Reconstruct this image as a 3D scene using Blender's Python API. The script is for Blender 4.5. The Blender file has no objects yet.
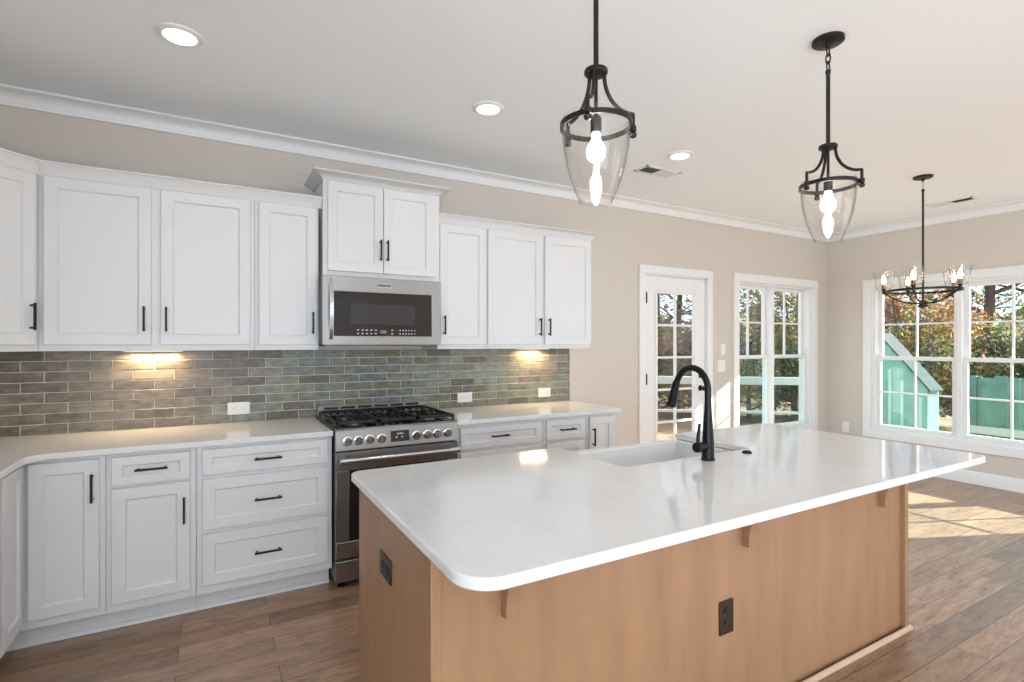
import bpy, math, random
from mathutils import Vector, Matrix

# ------------------------------------------------------------------ camera, sky, sun, exposure
scene = bpy.context.scene
col = scene.collection
cam_data = bpy.data.cameras.new('camera')
cam = bpy.data.objects.new('camera', cam_data)
col.objects.link(cam)
cam.location = (-0.5924, -3.7651, 1.4138)
cam.rotation_euler = (math.radians(90), 0, math.radians(60.4945 - 90))
cam_data.sensor_width = 36.0
cam_data.lens = 36.0 * 524.14 / 1024.0
cam_data.shift_y = 2.8 / 1024.0
cam_data.clip_start = 0.02
cam_data.clip_end = 300
scene.camera = cam

scene.view_settings.view_transform = 'Standard'
scene.view_settings.look = 'None'
scene.view_settings.gamma = 1.0
scene.view_settings.use_curve_mapping = False
scene.view_settings.exposure = -0.14

world = bpy.data.worlds.new('sky')
scene.world = world
world.use_nodes = True
wn = world.node_tree
wn.nodes.clear()
w_out = wn.nodes.new('ShaderNodeOutputWorld')
w_bg = wn.nodes.new('ShaderNodeBackground')
w_tc = wn.nodes.new('ShaderNodeTexCoord')
w_no = wn.nodes.new('ShaderNodeTexNoise')
w_no.inputs['Scale'].default_value = 3.0
w_no.inputs['Detail'].default_value = 4
w_rp = wn.nodes.new('ShaderNodeValToRGB')
w_rp.color_ramp.elements[0].position = 0.35
w_rp.color_ramp.elements[0].color = (0.52, 0.70, 0.98, 1)
w_rp.color_ramp.elements[1].position = 0.62
w_rp.color_ramp.elements[1].color = (0.93, 0.96, 1.0, 1)
wn.links.new(w_tc.outputs['Generated'], w_no.inputs['Vector'])
wn.links.new(w_no.outputs['Fac'], w_rp.inputs['Fac'])
wn.links.new(w_rp.outputs['Color'], w_bg.inputs['Color'])
w_bg.inputs['Strength'].default_value = 2.2
wn.links.new(w_bg.outputs['Background'], w_out.inputs['Surface'])

sun_data = bpy.data.lights.new('sun', 'SUN')
sun_data.energy = 25.0
sun_data.angle = math.radians(0.5)
sun_data.color = (1.0, 0.985, 0.96)
sun = bpy.data.objects.new('sun', sun_data)
col.objects.link(sun)
sun_dir = Vector((-1.0, 0.42, -0.51))          # the way the light travels
sun.rotation_euler = sun_dir.to_track_quat('-Z', 'Y').to_euler()
sun.location = (20, -8, 12)

def area_light(name, loc, rot, sx, sy, power, color=(1, 1, 1), shape='RECTANGLE', spread=180):
    d = bpy.data.lights.new(name, 'AREA')
    d.shape = shape
    d.size = sx
    d.size_y = sy
    d.energy = power
    d.color = color
    d.spread = math.radians(spread)
    o = bpy.data.objects.new(name, d)
    o.location = loc
    o.rotation_euler = rot
    col.objects.link(o)
    return o

XL, XR, YF, H, WT = -1.97, 6.065, -9.0, 2.77, 0.16
# added fill lamps outside invented windows, all out of view behind the camera
FILLC = (0.76, 0.89, 1.0)
for dx in (-1.0, 0.65, 5.2):
    area_light('window_daylight', (dx, YF - 0.25, 1.40), (math.radians(106), 0, 0), 1.45, 2.3, 33, FILLC)
for dy in (-7.6, -5.9):
    area_light('window_daylight', (XR + 0.25, dy, 1.40), (math.radians(112), 0, math.radians(90)), 1.45, 2.3, 34, FILLC)
for dy in (-7.6, -5.9):
    area_light('window_daylight', (XL - 0.25, dy, 1.40), (math.radians(122), 0, math.radians(-90)), 1.45, 2.3, 190, FILLC)

# ------------------------------------------------------------------ materials
def new_mat(name):
    m = bpy.data.materials.new(name)
    m.use_nodes = True
    nt = m.node_tree
    b = nt.nodes['Principled BSDF']
    return m, nt, b

def paint(name, color, rough=0.5, metal=0.0, spec=0.5, noise=0.0, nscale=40, bump=0.0, coat=0.0):
    m, nt, b = new_mat(name)
    b.inputs['Base Color'].default_value = (*color, 1)
    b.inputs['Roughness'].default_value = rough
    b.inputs['Metallic'].default_value = metal
    b.inputs['Specular IOR Level'].default_value = spec
    b.inputs['Coat Weight'].default_value = coat
    if noise or bump:
        tc = nt.nodes.new('ShaderNodeTexCoord')
        no = nt.nodes.new('ShaderNodeTexNoise')
        no.inputs['Scale'].default_value = nscale
        no.inputs['Detail'].default_value = 3
        nt.links.new(tc.outputs['Object'], no.inputs['Vector'])
        if noise:
            mx = nt.nodes.new('ShaderNodeMix')
            mx.data_type = 'RGBA'
            mx.inputs['A'].default_value = (*[c * (1 - noise) for c in color], 1)
            mx.inputs['B'].default_value = (*[min(1, c * (1 + noise)) for c in color], 1)
            nt.links.new(no.outputs['Fac'], mx.inputs['Factor'])
            nt.links.new(mx.outputs['Result'], b.inputs['Base Color'])
        if bump:
            bp = nt.nodes.new('ShaderNodeBump')
            bp.inputs['Strength'].default_value = bump
            bp.inputs['Distance'].default_value = 0.002
            nt.links.new(no.outputs['Fac'], bp.inputs['Height'])
            nt.links.new(bp.outputs['Normal'], b.inputs['Normal'])
    return m

def emit(name, color, strength):
    m = bpy.data.materials.new(name)
    m.use_nodes = True
    nt = m.node_tree
    nt.nodes.clear()
    o = nt.nodes.new('ShaderNodeOutputMaterial')
    e = nt.nodes.new('ShaderNodeEmission')
    e.inputs['Color'].default_value = (*color, 1)
    e.inputs['Strength'].default_value = strength
    nt.links.new(e.outputs[0], o.inputs['Surface'])
    return m

def clear_glass(name, tint=(1, 1, 1), edge=(0.6, 0.6, 0.6), power=3.0, refl=1.0):
    """thin clear glass: see-through face-on, greyer and more mirror-like at grazing angles"""
    m = bpy.data.materials.new(name)
    m.use_nodes = True
    nt = m.node_tree
    nt.nodes.clear()
    o = nt.nodes.new('ShaderNodeOutputMaterial')
    t = nt.nodes.new('ShaderNodeBsdfTransparent')
    g = nt.nodes.new('ShaderNodeBsdfGlossy')
    g.inputs['Roughness'].default_value = 0.02
    lw = nt.nodes.new('ShaderNodeLayerWeight')
    lw.inputs['Blend'].default_value = 0.5
    f5 = nt.nodes.new('ShaderNodeMath')
    f5.operation = 'POWER'
    f5.inputs[1].default_value = 5.0
    f = nt.nodes.new('ShaderNodeMath')
    f.operation = 'MULTIPLY_ADD'
    f.inputs[1].default_value = 0.96
    f.inputs[2].default_value = 0.04
    nt.links.new(lw.outputs['Facing'], f5.inputs[0])
    nt.links.new(f5.outputs[0], f.inputs[0])
    pw = nt.nodes.new('ShaderNodeMath')
    pw.operation = 'POWER'
    pw.inputs[1].default_value = power
    cm = nt.nodes.new('ShaderNodeMix')
    cm.data_type = 'RGBA'
    cm.inputs['A'].default_value = (*tint, 1)
    cm.inputs['B'].default_value = (*edge, 1)
    fm = nt.nodes.new('ShaderNodeMath')
    fm.operation = 'MULTIPLY'
    fm.inputs[1].default_value = refl
    ms = nt.nodes.new('ShaderNodeMixShader')
    nt.links.new(lw.outputs['Facing'], pw.inputs[0])
    nt.links.new(pw.outputs[0], cm.inputs['Factor'])
    nt.links.new(cm.outputs['Result'], t.inputs['Color'])
    nt.links.new(f.outputs[0], fm.inputs[0])
    nt.links.new(fm.outputs[0], ms.inputs['Fac'])
    nt.links.new(t.outputs[0], ms.inputs[1])
    nt.links.new(g.outputs[0], ms.inputs[2])
    nt.links.new(ms.outputs[0], o.inputs['Surface'])
    return m

def wood(name, c1, c2, scale, stretch, rough=0.45, bump=0.05):
    m, nt, b = new_mat(name)
    tc = nt.nodes.new('ShaderNodeTexCoord')
    mp = nt.nodes.new('ShaderNodeMapping')
    mp.inputs['Scale'].default_value = stretch
    no = nt.nodes.new('ShaderNodeTexNoise')
    no.inputs['Scale'].default_value = scale
    no.inputs['Detail'].default_value = 6
    no.inputs['Roughness'].default_value = 0.6
    rp = nt.nodes.new('ShaderNodeValToRGB')
    rp.color_ramp.elements[0].position = 0.3
    rp.color_ramp.elements[0].color = (*c1, 1)
    rp.color_ramp.elements[1].position = 0.7
    rp.color_ramp.elements[1].color = (*c2, 1)
    nt.links.new(tc.outputs['Object'], mp.inputs['Vector'])
    nt.links.new(mp.outputs['Vector'], no.inputs['Vector'])
    nt.links.new(no.outputs['Fac'], rp.inputs['Fac'])
    nt.links.new(rp.outputs['Color'], b.inputs['Base Color'])
    b.inputs['Roughness'].default_value = rough
    if bump:
        bp = nt.nodes.new('ShaderNodeBump')
        bp.inputs['Strength'].default_value = bump
        bp.inputs['Distance'].default_value = 0.002
        nt.links.new(no.outputs['Fac'], bp.inputs['Height'])
        nt.links.new(bp.outputs['Normal'], b.inputs['Normal'])
    return m

def floor_mat():
    m, nt, b = new_mat('hickory_planks')
    tc = nt.nodes.new('ShaderNodeTexCoord')
    mp = nt.nodes.new('ShaderNodeMapping')
    mp.inputs['Location'].default_value = (0.35, -0.013, 0)
    br = nt.nodes.new('ShaderNodeTexBrick')
    br.offset = 0.37
    br.offset_frequency = 2
    br.inputs['Color1'].default_value = (0, 0, 0, 1)
    br.inputs['Color2'].default_value = (1, 1, 1, 1)
    br.inputs['Mortar'].default_value = (0.5, 0.5, 0.5, 1)
    br.inputs['Scale'].default_value = 1.0
    br.inputs['Mortar Size'].default_value = 0.0018
    br.inputs['Mortar Smooth'].default_value = 0.3
    br.inputs['Brick Width'].default_value = 1.05
    br.inputs['Row Height'].default_value = 0.127
    nt.links.new(tc.outputs['Object'], mp.inputs['Vector'])
    nt.links.new(mp.outputs['Vector'], br.inputs['Vector'])
    # each plank shifts its own grain
    ad = nt.nodes.new('ShaderNodeVectorMath')
    ad.operation = 'MULTIPLY_ADD'
    ad.inputs[1].default_value = (7, 13, 5)
    nt.links.new(br.outputs['Color'], ad.inputs[0])
    nt.links.new(tc.outputs['Object'], ad.inputs[2])
    m2 = nt.nodes.new('ShaderNodeMapping')
    m2.inputs['Scale'].default_value = (2.0, 13.0, 1)
    nt.links.new(ad.outputs[0], m2.inputs['Vector'])
    no = nt.nodes.new('ShaderNodeTexNoise')
    no.inputs['Scale'].default_value = 2.2
    no.inputs['Detail'].default_value = 7
    no.inputs['Roughness'].default_value = 0.62
    no.inputs['Distortion'].default_value = 0.9
    nt.links.new(m2.outputs['Vector'], no.inputs['Vector'])
    rp = nt.nodes.new('ShaderNodeValToRGB')
    e = rp.color_ramp.elements
    e[0].position = 0.30
    e[0].color = (0.20, 0.112, 0.065, 1)
    e[1].position = 0.72
    e[1].color = (0.46, 0.285, 0.175, 1)
    k = rp.color_ramp.elements.new(0.5)
    k.color = (0.33, 0.195, 0.116, 1)
    nt.links.new(no.outputs['Fac'], rp.inputs['Fac'])
    m4 = nt.nodes.new('ShaderNodeMapping')
    m4.inputs['Scale'].default_value = (6.0, 26.0, 1)
    nf = nt.nodes.new('ShaderNodeTexNoise')
    nf.inputs['Scale'].default_value = 1.4
    nf.inputs['Detail'].default_value = 5
    nf.inputs['Distortion'].default_value = 1.6
    nt.links.new(ad.outputs[0], m4.inputs['Vector'])
    nt.links.new(m4.outputs['Vector'], nf.inputs['Vector'])
    fr = nt.nodes.new('ShaderNodeMapRange')
    fr.inputs['From Min'].default_value = 0.56
    fr.inputs['From Max'].default_value = 0.72
    fr.inputs['To Min'].default_value = 0.0
    fr.inputs['To Max'].default_value = 0.55
    nt.links.new(nf.outputs['Fac'], fr.inputs['Value'])
    fk = nt.nodes.new('ShaderNodeMix')
    fk.data_type = 'RGBA'
    fk.inputs['B'].default_value = (0.075, 0.040, 0.024, 1)
    nt.links.new(fr.outputs[0], fk.inputs['Factor'])
    nt.links.new(rp.outputs['Color'], fk.inputs['A'])
    hs = nt.nodes.new('ShaderNodeHueSaturation')
    mr = nt.nodes.new('ShaderNodeMapRange')
    mr.inputs['To Min'].default_value = 0.72
    mr.inputs['To Max'].default_value = 1.3
    sp = nt.nodes.new('ShaderNodeSeparateColor')
    nt.links.new(br.outputs['Color'], sp.inputs[0])
    nt.links.new(sp.outputs[0], mr.inputs['Value'])
    nt.links.new(mr.outputs[0], hs.inputs['Value'])
    nt.links.new(fk.outputs['Result'], hs.inputs['Color'])
    mx = nt.nodes.new('ShaderNodeMix')
    mx.data_type = 'RGBA'
    mx.inputs['B'].default_value = (0.035, 0.022, 0.015, 1)
    nt.links.new(br.outputs['Fac'], mx.inputs['Factor'])
    nt.links.new(hs.outputs['Color'], mx.inputs['A'])
    nt.links.new(mx.outputs['Result'], b.inputs['Base Color'])
    b.inputs['Roughness'].default_value = 0.31
    b.inputs['Specular IOR Level'].default_value = 1.0
    # scraped surface: broad hollows plus the joints
    n2 = nt.nodes.new('ShaderNodeTexNoise')
    n2.inputs['Scale'].default_value = 9
    n2.inputs['Detail'].default_value = 3
    m3 = nt.nodes.new('ShaderNodeMapping')
    m3.inputs['Scale'].default_value = (0.6, 2.0, 1)
    nt.links.new(ad.outputs[0], m3.inputs['Vector'])
    nt.links.new(m3.outputs['Vector'], n2.inputs['Vector'])
    sb = nt.nodes.new('ShaderNodeMath')
    sb.operation = 'SUBTRACT'
    nt.links.new(n2.outputs['Fac'], sb.inputs[0])
    nt.links.new(br.outputs['Fac'], sb.inputs[1])
    bp = nt.nodes.new('ShaderNodeBump')
    bp.inputs['Strength'].default_value = 0.30
    bp.inputs['Distance'].default_value = 0.004
    nt.links.new(sb.outputs[0], bp.inputs['Height'])
    nt.links.new(bp.outputs['Normal'], b.inputs['Normal'])
    return m

def quartz_mat():
    m, nt, b = new_mat('white_quartz')
    tc = nt.nodes.new('ShaderNodeTexCoord')
    no = nt.nodes.new('ShaderNodeTexNoise')
    no.inputs['Scale'].default_value = 1.6
    no.inputs['Detail'].default_value = 8
    no.inputs['Distortion'].default_value = 1.2
    rp = nt.nodes.new('ShaderNodeValToRGB')
    e = rp.color_ramp.elements
    e[0].position = 0.47
    e[0].color = (0.77, 0.77, 0.765, 1)
    e[1].position = 0.55
    e[1].color = (0.77, 0.77, 0.765, 1)
    k = e.new(0.51)
    k.color = (0.745, 0.743, 0.735, 1)
    nt.links.new(tc.outputs['Object'], no.inputs['Vector'])
    nt.links.new(no.outputs['Fac'], rp.inputs['Fac'])
    nt.links.new(rp.outputs['Color'], b.inputs['Base Color'])
    b.inputs['Roughness'].default_value = 0.07
    b.inputs['Specular IOR Level'].default_value = 0.55
    return m

def leaf_mat(name, color):
    m, nt, b = new_mat(name)
    b.inputs['Base Color'].default_value = (*color, 1)
    b.inputs['Roughness'].default_value = 0.7
    b.inputs['Specular IOR Level'].default_value = 0.15
    tr = nt.nodes.new('ShaderNodeBsdfTranslucent')
    tr.inputs['Color'].default_value = (*[min(1, c * 1.3) for c in color], 1)
    ms = nt.nodes.new('ShaderNodeMixShader')
    ms.inputs['Fac'].default_value = 0.45
    nt.links.new(b.outputs[0], ms.inputs[1])
    nt.links.new(tr.outputs[0], ms.inputs[2])
    nt.links.new(ms.outputs[0], nt.nodes['Material Output'].inputs['Surface'])
    return m

M = {}
M['wall'] = paint('beige_wall_paint', (0.63, 0.575, 0.515), 0.75, noise=0.02, nscale=8)
M['ceiling'] = paint('white_ceiling_paint', (0.90, 0.94, 0.97), 0.85)
M['trim'] = paint('white_trim_paint', (0.82, 0.82, 0.82), 0.35)
M['cab'] = paint('white_cabinet_paint', (0.735, 0.735, 0.735), 0.33)
M['black'] = paint('matt_black_metal', (0.012, 0.012, 0.013), 0.38, 0.6)
M['bronze'] = paint('dark_bronze_metal', (0.030, 0.025, 0.024), 0.42, 0.7)
M['bronze_plate'] = paint('bronze_plate', (0.045, 0.030, 0.024), 0.35, 0.5)
M['steel'] = paint('brushed_stainless_steel', (0.30, 0.293, 0.285), 0.33, 1.0)
M['steel_dark'] = paint('dark_steel', (0.16, 0.16, 0.165), 0.35, 0.9)
M['chrome'] = paint('polished_steel', (0.60, 0.61, 0.63), 0.20, 1.0)
M['black_glass'] = paint('black_glass', (0.012, 0.012, 0.013), 0.05, 0.0, 0.6)
M['oven_glass'] = paint('grey_tinted_glass', (0.035, 0.035, 0.037), 0.06, 0.0, 0.6)
M['iron'] = paint('black_cast_iron', (0.016, 0.016, 0.017), 0.5, 0.2, bump=0.2, nscale=200)
M['quartz'] = quartz_mat()
M['porcelain'] = paint('white_fireclay', (0.78, 0.78, 0.77), 0.15)
M['plastic'] = paint('white_plastic', (0.82, 0.82, 0.81), 0.35)
M['slot'] = paint('socket_slot', (0.20, 0.20, 0.20), 0.6)
M['dark'] = paint('shadowed_void', (0.01, 0.01, 0.01), 0.8)
M['maple'] = wood('stained_maple', (0.305, 0.166, 0.086), (0.39, 0.225, 0.122), 3.0, (3.0, 3.0, 0.55), 0.42, 0.02)
M['maple_trim'] = wood('pale_maple_moulding', (0.50, 0.33, 0.235), (0.60, 0.41, 0.30), 3.0, (0.6, 3.0, 3.0), 0.4, 0.02)
M['floor'] = floor_mat()
M['glow'] = emit('warm_bulb_glow', (1.0, 0.92, 0.82), 35.0)
M['filament'] = emit('candle_bulb_glow', (1.0, 0.74, 0.45), 30.0)
M['can'] = emit('downlight_lens_glow', (1.0, 0.95, 0.88), 7.0)
M['led'] = emit('under_cabinet_glow', (1.0, 0.72, 0.38), 3.0)
M['display'] = emit('display_digits', (0.9, 0.95, 1.0), 0.55)
M['marks'] = paint('white_print', (0.7, 0.7, 0.7), 0.5)
M['pane'] = clear_glass('window_glass', (0.97, 0.985, 0.975), (0.8, 0.88, 0.86), 4.0, 0.7)
M['pane_green'] = clear_glass('green_tinted_glass', (0.86, 0.965, 0.93), (0.65, 0.86, 0.8), 4.0, 0.8)
M['shade'] = clear_glass('clear_shade_glass', (0.985, 0.98, 0.97), (0.45, 0.45, 0.44), 6.0, 0.8)
M['grout'] = paint('pale_grout', (0.78, 0.74, 0.67), 0.8)
# exterior
M['ground'] = paint('leaf_strewn_ground', (0.30, 0.19, 0.10), 0.95, noise=0.5, nscale=1.5)
M['bark'] = paint('grey_brown_bark', (0.075, 0.058, 0.045), 0.9, noise=0.3, nscale=6)
M['white_wood'] = paint('white_painted_wood', (0.46, 0.48, 0.46), 0.5)
M['deck'] = paint('pale_deck_boards', (0.60, 0.58, 0.54), 0.7, noise=0.1, nscale=4)
M['siding'] = paint('pale_green_siding', (0.15, 0.33, 0.28), 0.6, noise=0.35, nscale=3)
M['pale_batten'] = paint('pale_batten_paint', (0.36, 0.52, 0.47), 0.6)
M['fence'] = paint('green_fence_boards', (0.085, 0.19, 0.155), 0.7, noise=0.7, nscale=5)
M['roof'] = paint('dark_green_shingle', (0.02, 0.035, 0.032), 0.9, noise=0.2, nscale=12)
LEAF = {
    'green': leaf_mat('green_leaves', (0.11, 0.165, 0.06)),
    'dark': leaf_mat('dark_green_needles', (0.05, 0.085, 0.055)),
    'olive': leaf_mat('olive_leaves', (0.20, 0.20, 0.055)),
    'yellow': leaf_mat('yellow_leaves', (0.46, 0.34, 0.08)),
    'orange': leaf_mat('orange_leaves', (0.38, 0.19, 0.05)),
    'russet': leaf_mat('russet_leaves', (0.26, 0.12, 0.05)),
    'brown': leaf_mat('brown_leaves', (0.22, 0.145, 0.09)),
}
# glazes of the backsplash tiles: taupe, olive, sage and slate tones, mottled by noise, picked by place along the wall
def glaze(name, a, b_):
    m, nt, b = new_mat(name)
    tc = nt.nodes.new('ShaderNodeTexCoord')
    mp = nt.nodes.new('ShaderNodeMapping')
    mp.inputs['Scale'].default_value = (11, 1, 30)
    no = nt.nodes.new('ShaderNodeTexNoise')
    no.inputs['Scale'].default_value = 1.3
    no.inputs['Detail'].default_value = 5
    no.inputs['Roughness'].default_value = 0.65
    rp = nt.nodes.new('ShaderNodeValToRGB')
    rp.color_ramp.elements[0].position = 0.36
    rp.color_ramp.elements[0].color = (*a, 1)
    rp.color_ramp.elements[1].position = 0.64
    rp.color_ramp.elements[1].color = (*b_, 1)
    nt.links.new(tc.outputs['Object'], mp.inputs['Vector'])
    nt.links.new(mp.outputs['Vector'], no.inputs['Vector'])
    nt.links.new(no.outputs['Fac'], rp.inputs['Fac'])
    nt.links.new(rp.outputs['Color'], b.inputs['Base Color'])
    b.inputs['Roughness'].default_value = 0.28
    bp = nt.nodes.new('ShaderNodeBump')
    bp.inputs['Strength'].default_value = 0.25
    bp.inputs['Distance'].default_value = 0.003
    nt.links.new(no.outputs['Fac'], bp.inputs['Height'])
    nt.links.new(bp.outputs['Normal'], b.inputs['Normal'])
    return m
GLAZE = {
    'taupe': glaze('taupe_glaze', (0.088, 0.070, 0.048), (0.215, 0.178, 0.132)),
    'umber': glaze('umber_glaze', (0.058, 0.046, 0.032), (0.150, 0.122, 0.088)),
    'stone': glaze('stone_glaze', (0.125, 0.105, 0.076), (0.270, 0.232, 0.178)),
    'olive': glaze('olive_glaze', (0.100, 0.096, 0.058), (0.225, 0.218, 0.148)),
    'sage': glaze('sage_glaze', (0.100, 0.111, 0.082), (0.275, 0.292, 0.230)),
    'slate': glaze('slate_glaze', (0.078, 0.087, 0.077), (0.235, 0.253, 0.228)),
    'moss': glaze('moss_glaze', (0.130, 0.134, 0.086), (0.260, 0.265, 0.190)),
}

# ------------------------------------------------------------------ mesh building
class MB:
    def __init__(self):
        self.v, self.f, self.mi, self.slots, self.cur = [], [], [], [], 0
    def use(self, mat):
        if mat not in self.slots:
            self.slots.append(mat)
        self.cur = self.slots.index(mat)
        return self
    def add(self, verts, faces):
        n = len(self.v)
        self.v += [tuple(p) for p in verts]
        for f in faces:
            self.f.append(tuple(i + n for i in f))
            self.mi.append(self.cur)
        return self
    def box(self, x0, x1, y0, y1, z0, z1):
        x0, x1 = min(x0, x1), max(x0, x1)
        y0, y1 = min(y0, y1), max(y0, y1)
        z0, z1 = min(z0, z1), max(z0, z1)
        v = [(x0, y0, z0), (x1, y0, z0), (x1, y1, z0), (x0, y1, z0), (x0, y0, z1), (x1, y0, z1), (x1, y1, z1), (x0, y1, z1)]
        return self.add(v, [(0, 3, 2, 1), (4, 5, 6, 7), (0, 1, 5, 4), (1, 2, 6, 5), (2, 3, 7, 6), (3, 0, 4, 7)])
    def prism(self, poly, a, b, axis='z'):
        """poly: 2D outline, extruded along axis from a to b"""
        def P(p, t):
            if axis == 'z': return (p[0], p[1], t)
            if axis == 'x': return (t, p[0], p[1])
            return (p[0], t, p[1])
        n = len(poly)
        area = sum(poly[i][0] * poly[(i + 1) % n][1] - poly[(i + 1) % n][0] * poly[i][1] for i in range(n))
        flip = (area < 0) ^ (axis == 'y') ^ (b < a)
        v = [P(p, a) for p in poly] + [P(p, b) for p in poly]
        fs = [tuple(range(n - 1, -1, -1)), tuple(range(n, 2 * n))] + [(i, (i + 1) % n, n + (i + 1) % n, n + i) for i in range(n)]
        if flip:
            fs = [tuple(reversed(f)) for f in fs]
        return self.add(v, fs)
    def tube(self, pts, r, n=10, closed=False, caps=True, flat=None):
        """round tube along a path; r a number or one per point; flat=(w,h) for a rectangular bar"""
        pts = [Vector(p) for p in pts]
        k = len(pts)
        rs = r if isinstance(r, (list, tuple)) else [r] * k
        vs = []
        up = None
        for i, p in enumerate(pts):
            if closed:
                t = (pts[(i + 1) % k] - pts[i - 1]).normalized()
            elif i == 0:
                t = (pts[1] - pts[0]).normalized()
            elif i == k - 1:
                t = (pts[-1] - pts[-2]).normalized()
            else:
                t = ((pts[i + 1] - pts[i]).normalized() + (pts[i] - pts[i - 1]).normalized())
                t = t.normalized() if t.length > 1e-6 else (pts[i + 1] - pts[i]).normalized()
            if up is None:
                up = Vector((0, 0, 1)) if abs(t.z) < 0.9 else Vector((0, 1, 0))
            a = t.cross(up)
            a = a.normalized() if a.length > 1e-6 else t.orthogonal().normalized()
            b = a.cross(t).normalized()
            up = b
            if flat:
                for sx, sy in ((-1, -1), (1, -1), (1, 1), (-1, 1)):
                    vs.append(p + a * flat[0] / 2 * sx + b * flat[1] / 2 * sy)
            else:
                for j in range(n):
                    w = 2 * math.pi * j / n
                    vs.append(p + a * rs[i] * math.cos(w) + b * rs[i] * math.sin(w))
        if flat:
            n = 4
        fs = []
        for i in range(k if closed else k - 1):
            q = (i + 1) % k
            for j in range(n):
                j2 = (j + 1) % n
                fs.append((i * n + j, i * n + j2, q * n + j2, q * n + j))
        if caps and not closed:
            fs.append(tuple(range(n - 1, -1, -1)))
            fs.append(tuple((k - 1) * n + j for j in range(n)))
        return self.add(vs, fs)
    def lathe(self, prof, n=24, c=(0, 0, 0), axis='z', close=False):
        """profile of (radius, height) turned about an axis through c"""
        vs, fs = [], []
        k = len(prof)
        for (r, h) in prof:
            for j in range(n):
                w = 2 * math.pi * j / n
                x, y = r * math.cos(w), r * math.sin(w)
                if axis == 'z': vs.append((c[0] + x, c[1] + y, c[2] + h))
                elif axis == 'y': vs.append((c[0] + x, c[1] - h, c[2] + y))    # height grows towards -y
                else: vs.append((c[0] + h, c[1] + x, c[2] + y))
        for i in range(k - 1 if not close else k):
            q = (i + 1) % k
            for j in range(n):
                j2 = (j + 1) % n
                fs.append((i * n + j, i * n + j2, q * n + j2, q * n + j))
        if not close:
            if prof[0][0] > 1e-5: fs.append(tuple(range(n - 1, -1, -1)))
            if prof[-1][0] > 1e-5: fs.append(tuple((k - 1) * n + j for j in range(n)))
        return self.add(vs, fs)
    def shaker(self, x0, x1, z0, z1, y, t=0.02, rail=0.055, rec=0.009, sl=0.007):
        """five-piece door front facing -y: face plane y, thickness t, flat recessed panel"""
        e = 0.0025
        def ring(i, yy): return [(x0 + i, yy, z0 + i), (x1 - i, yy, z0 + i), (x1 - i, yy, z1 - i), (x0 + i, yy, z1 - i)]
        rings = [ring(0, y + t), ring(0, y + e), ring(e, y), ring(rail, y), ring(rail + sl, y + rec)]
        vs = [p for r in rings for p in r]
        fs = [(0, 3, 2, 1)]
        for i in range(len(rings) - 1):
            for j in range(4):
                k = (j + 1) % 4
                fs.append((4 * i + j, 4 * i + k, 4 * i + 4 + k, 4 * i + 4 + j))
        b = 4 * (len(rings) - 1)
        fs.append((b, b + 1, b + 2, b + 3))
        return self.add(vs, fs)
    def sweep(self, path, prof, closed=False):
        """moulding: profile of (offset, z) carried along a plan path, offset to the right of travel, mitred"""
        k = len(path)
        vs = []
        for i in range(k):
            p = Vector(path[i])
            d0 = (Vector(path[i]) - Vector(path[i - 1])).normalized() if (i > 0 or closed) else None
            d1 = (Vector(path[(i + 1) % k]) - p).normalized() if (i < k - 1 or closed) else None
            if d0 is None: d0 = d1
            if d1 is None: d1 = d0
            n0, n1 = Vector((d0.y, -d0.x)), Vector((d1.y, -d1.x))
            mt = (n0 + n1)
            mt = mt / max(1e-6, mt.dot(n0))
            for (o, z) in prof:
                vs.append((p.x + mt.x * o, p.y + mt.y * o, z))
        m = len(prof)
        fs = []
        for i in range(k if closed else k - 1):
            q = (i + 1) % k
            for j in range(m):
                j2 = (j + 1) % m
                fs.append((i * m + j, q * m + j, q * m + j2, i * m + j2))
        if not closed:
            fs.append(tuple(range(m)))
            fs.append(tuple((k - 1) * m + j for j in range(m - 1, -1, -1)))
        return self.add(vs, fs)
    def build(self, name, mat=None, parent=None, bevel=0.0, smooth=35, loc=None, rotz=0.0, segs=2):
        me = bpy.data.meshes.new(name)
        me.from_pydata(self.v, [], self.f)
        if mat is not None and not self.slots:
            me.materials.append(mat)
        else:
            for s in self.slots:
                me.materials.append(s)
            me.polygons.foreach_set('material_index', self.mi)
        me.validate()
        me.update()
        if smooth:
            me.shade_smooth()
            me.set_sharp_from_angle(angle=math.radians(smooth))
        o = bpy.data.objects.new(name, me)
        col.objects.link(o)
        if loc: o.location = loc
        o.rotation_euler.z = rotz
        if parent is not None: o.parent = parent
        if bevel:
            b = o.modifiers.new('edge', 'BEVEL')
            b.width = bevel
            b.segments = segs
            b.limit_method = 'ANGLE'
            b.angle_limit = math.radians(40)
        return o

def tag(o, label, cat, group=None, kind=None):
    o['label'] = label
    o['category'] = cat
    if group: o['group'] = group
    if kind: o['kind'] = kind
    return o
def thing(name, label, cat, loc=(0, 0, 0), rotz=0.0, group=None):
    o = bpy.data.objects.new(name, None)
    o.empty_display_size = 0.1
    o.location = loc
    o.rotation_euler.z = rotz
    col.objects.link(o)
    return tag(o, label, cat, group)
def struct(o, label=None):
    o['kind'] = 'structure'
    if label: o['label'] = label
    return o
def arc(cx, cy, r, a0, a1, n=8):
    return [(cx + r * math.cos(math.radians(a0 + (a1 - a0) * i / n)), cy + r * math.sin(math.radians(a0 + (a1 - a0) * i / n))) for i in range(n + 1)]
def copy_thing(root, loc, label=None, group=None):
    r = root.copy()
    col.objects.link(r)
    r.location = loc
    if label: r['label'] = label
    if group: r['group'] = group
    for ch in root.children:
        c = ch.copy()
        col.objects.link(c)
        c.parent = r
        for g in ch.children:
            d = g.copy()
            col.objects.link(d)
            d.parent = c
    return r

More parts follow.
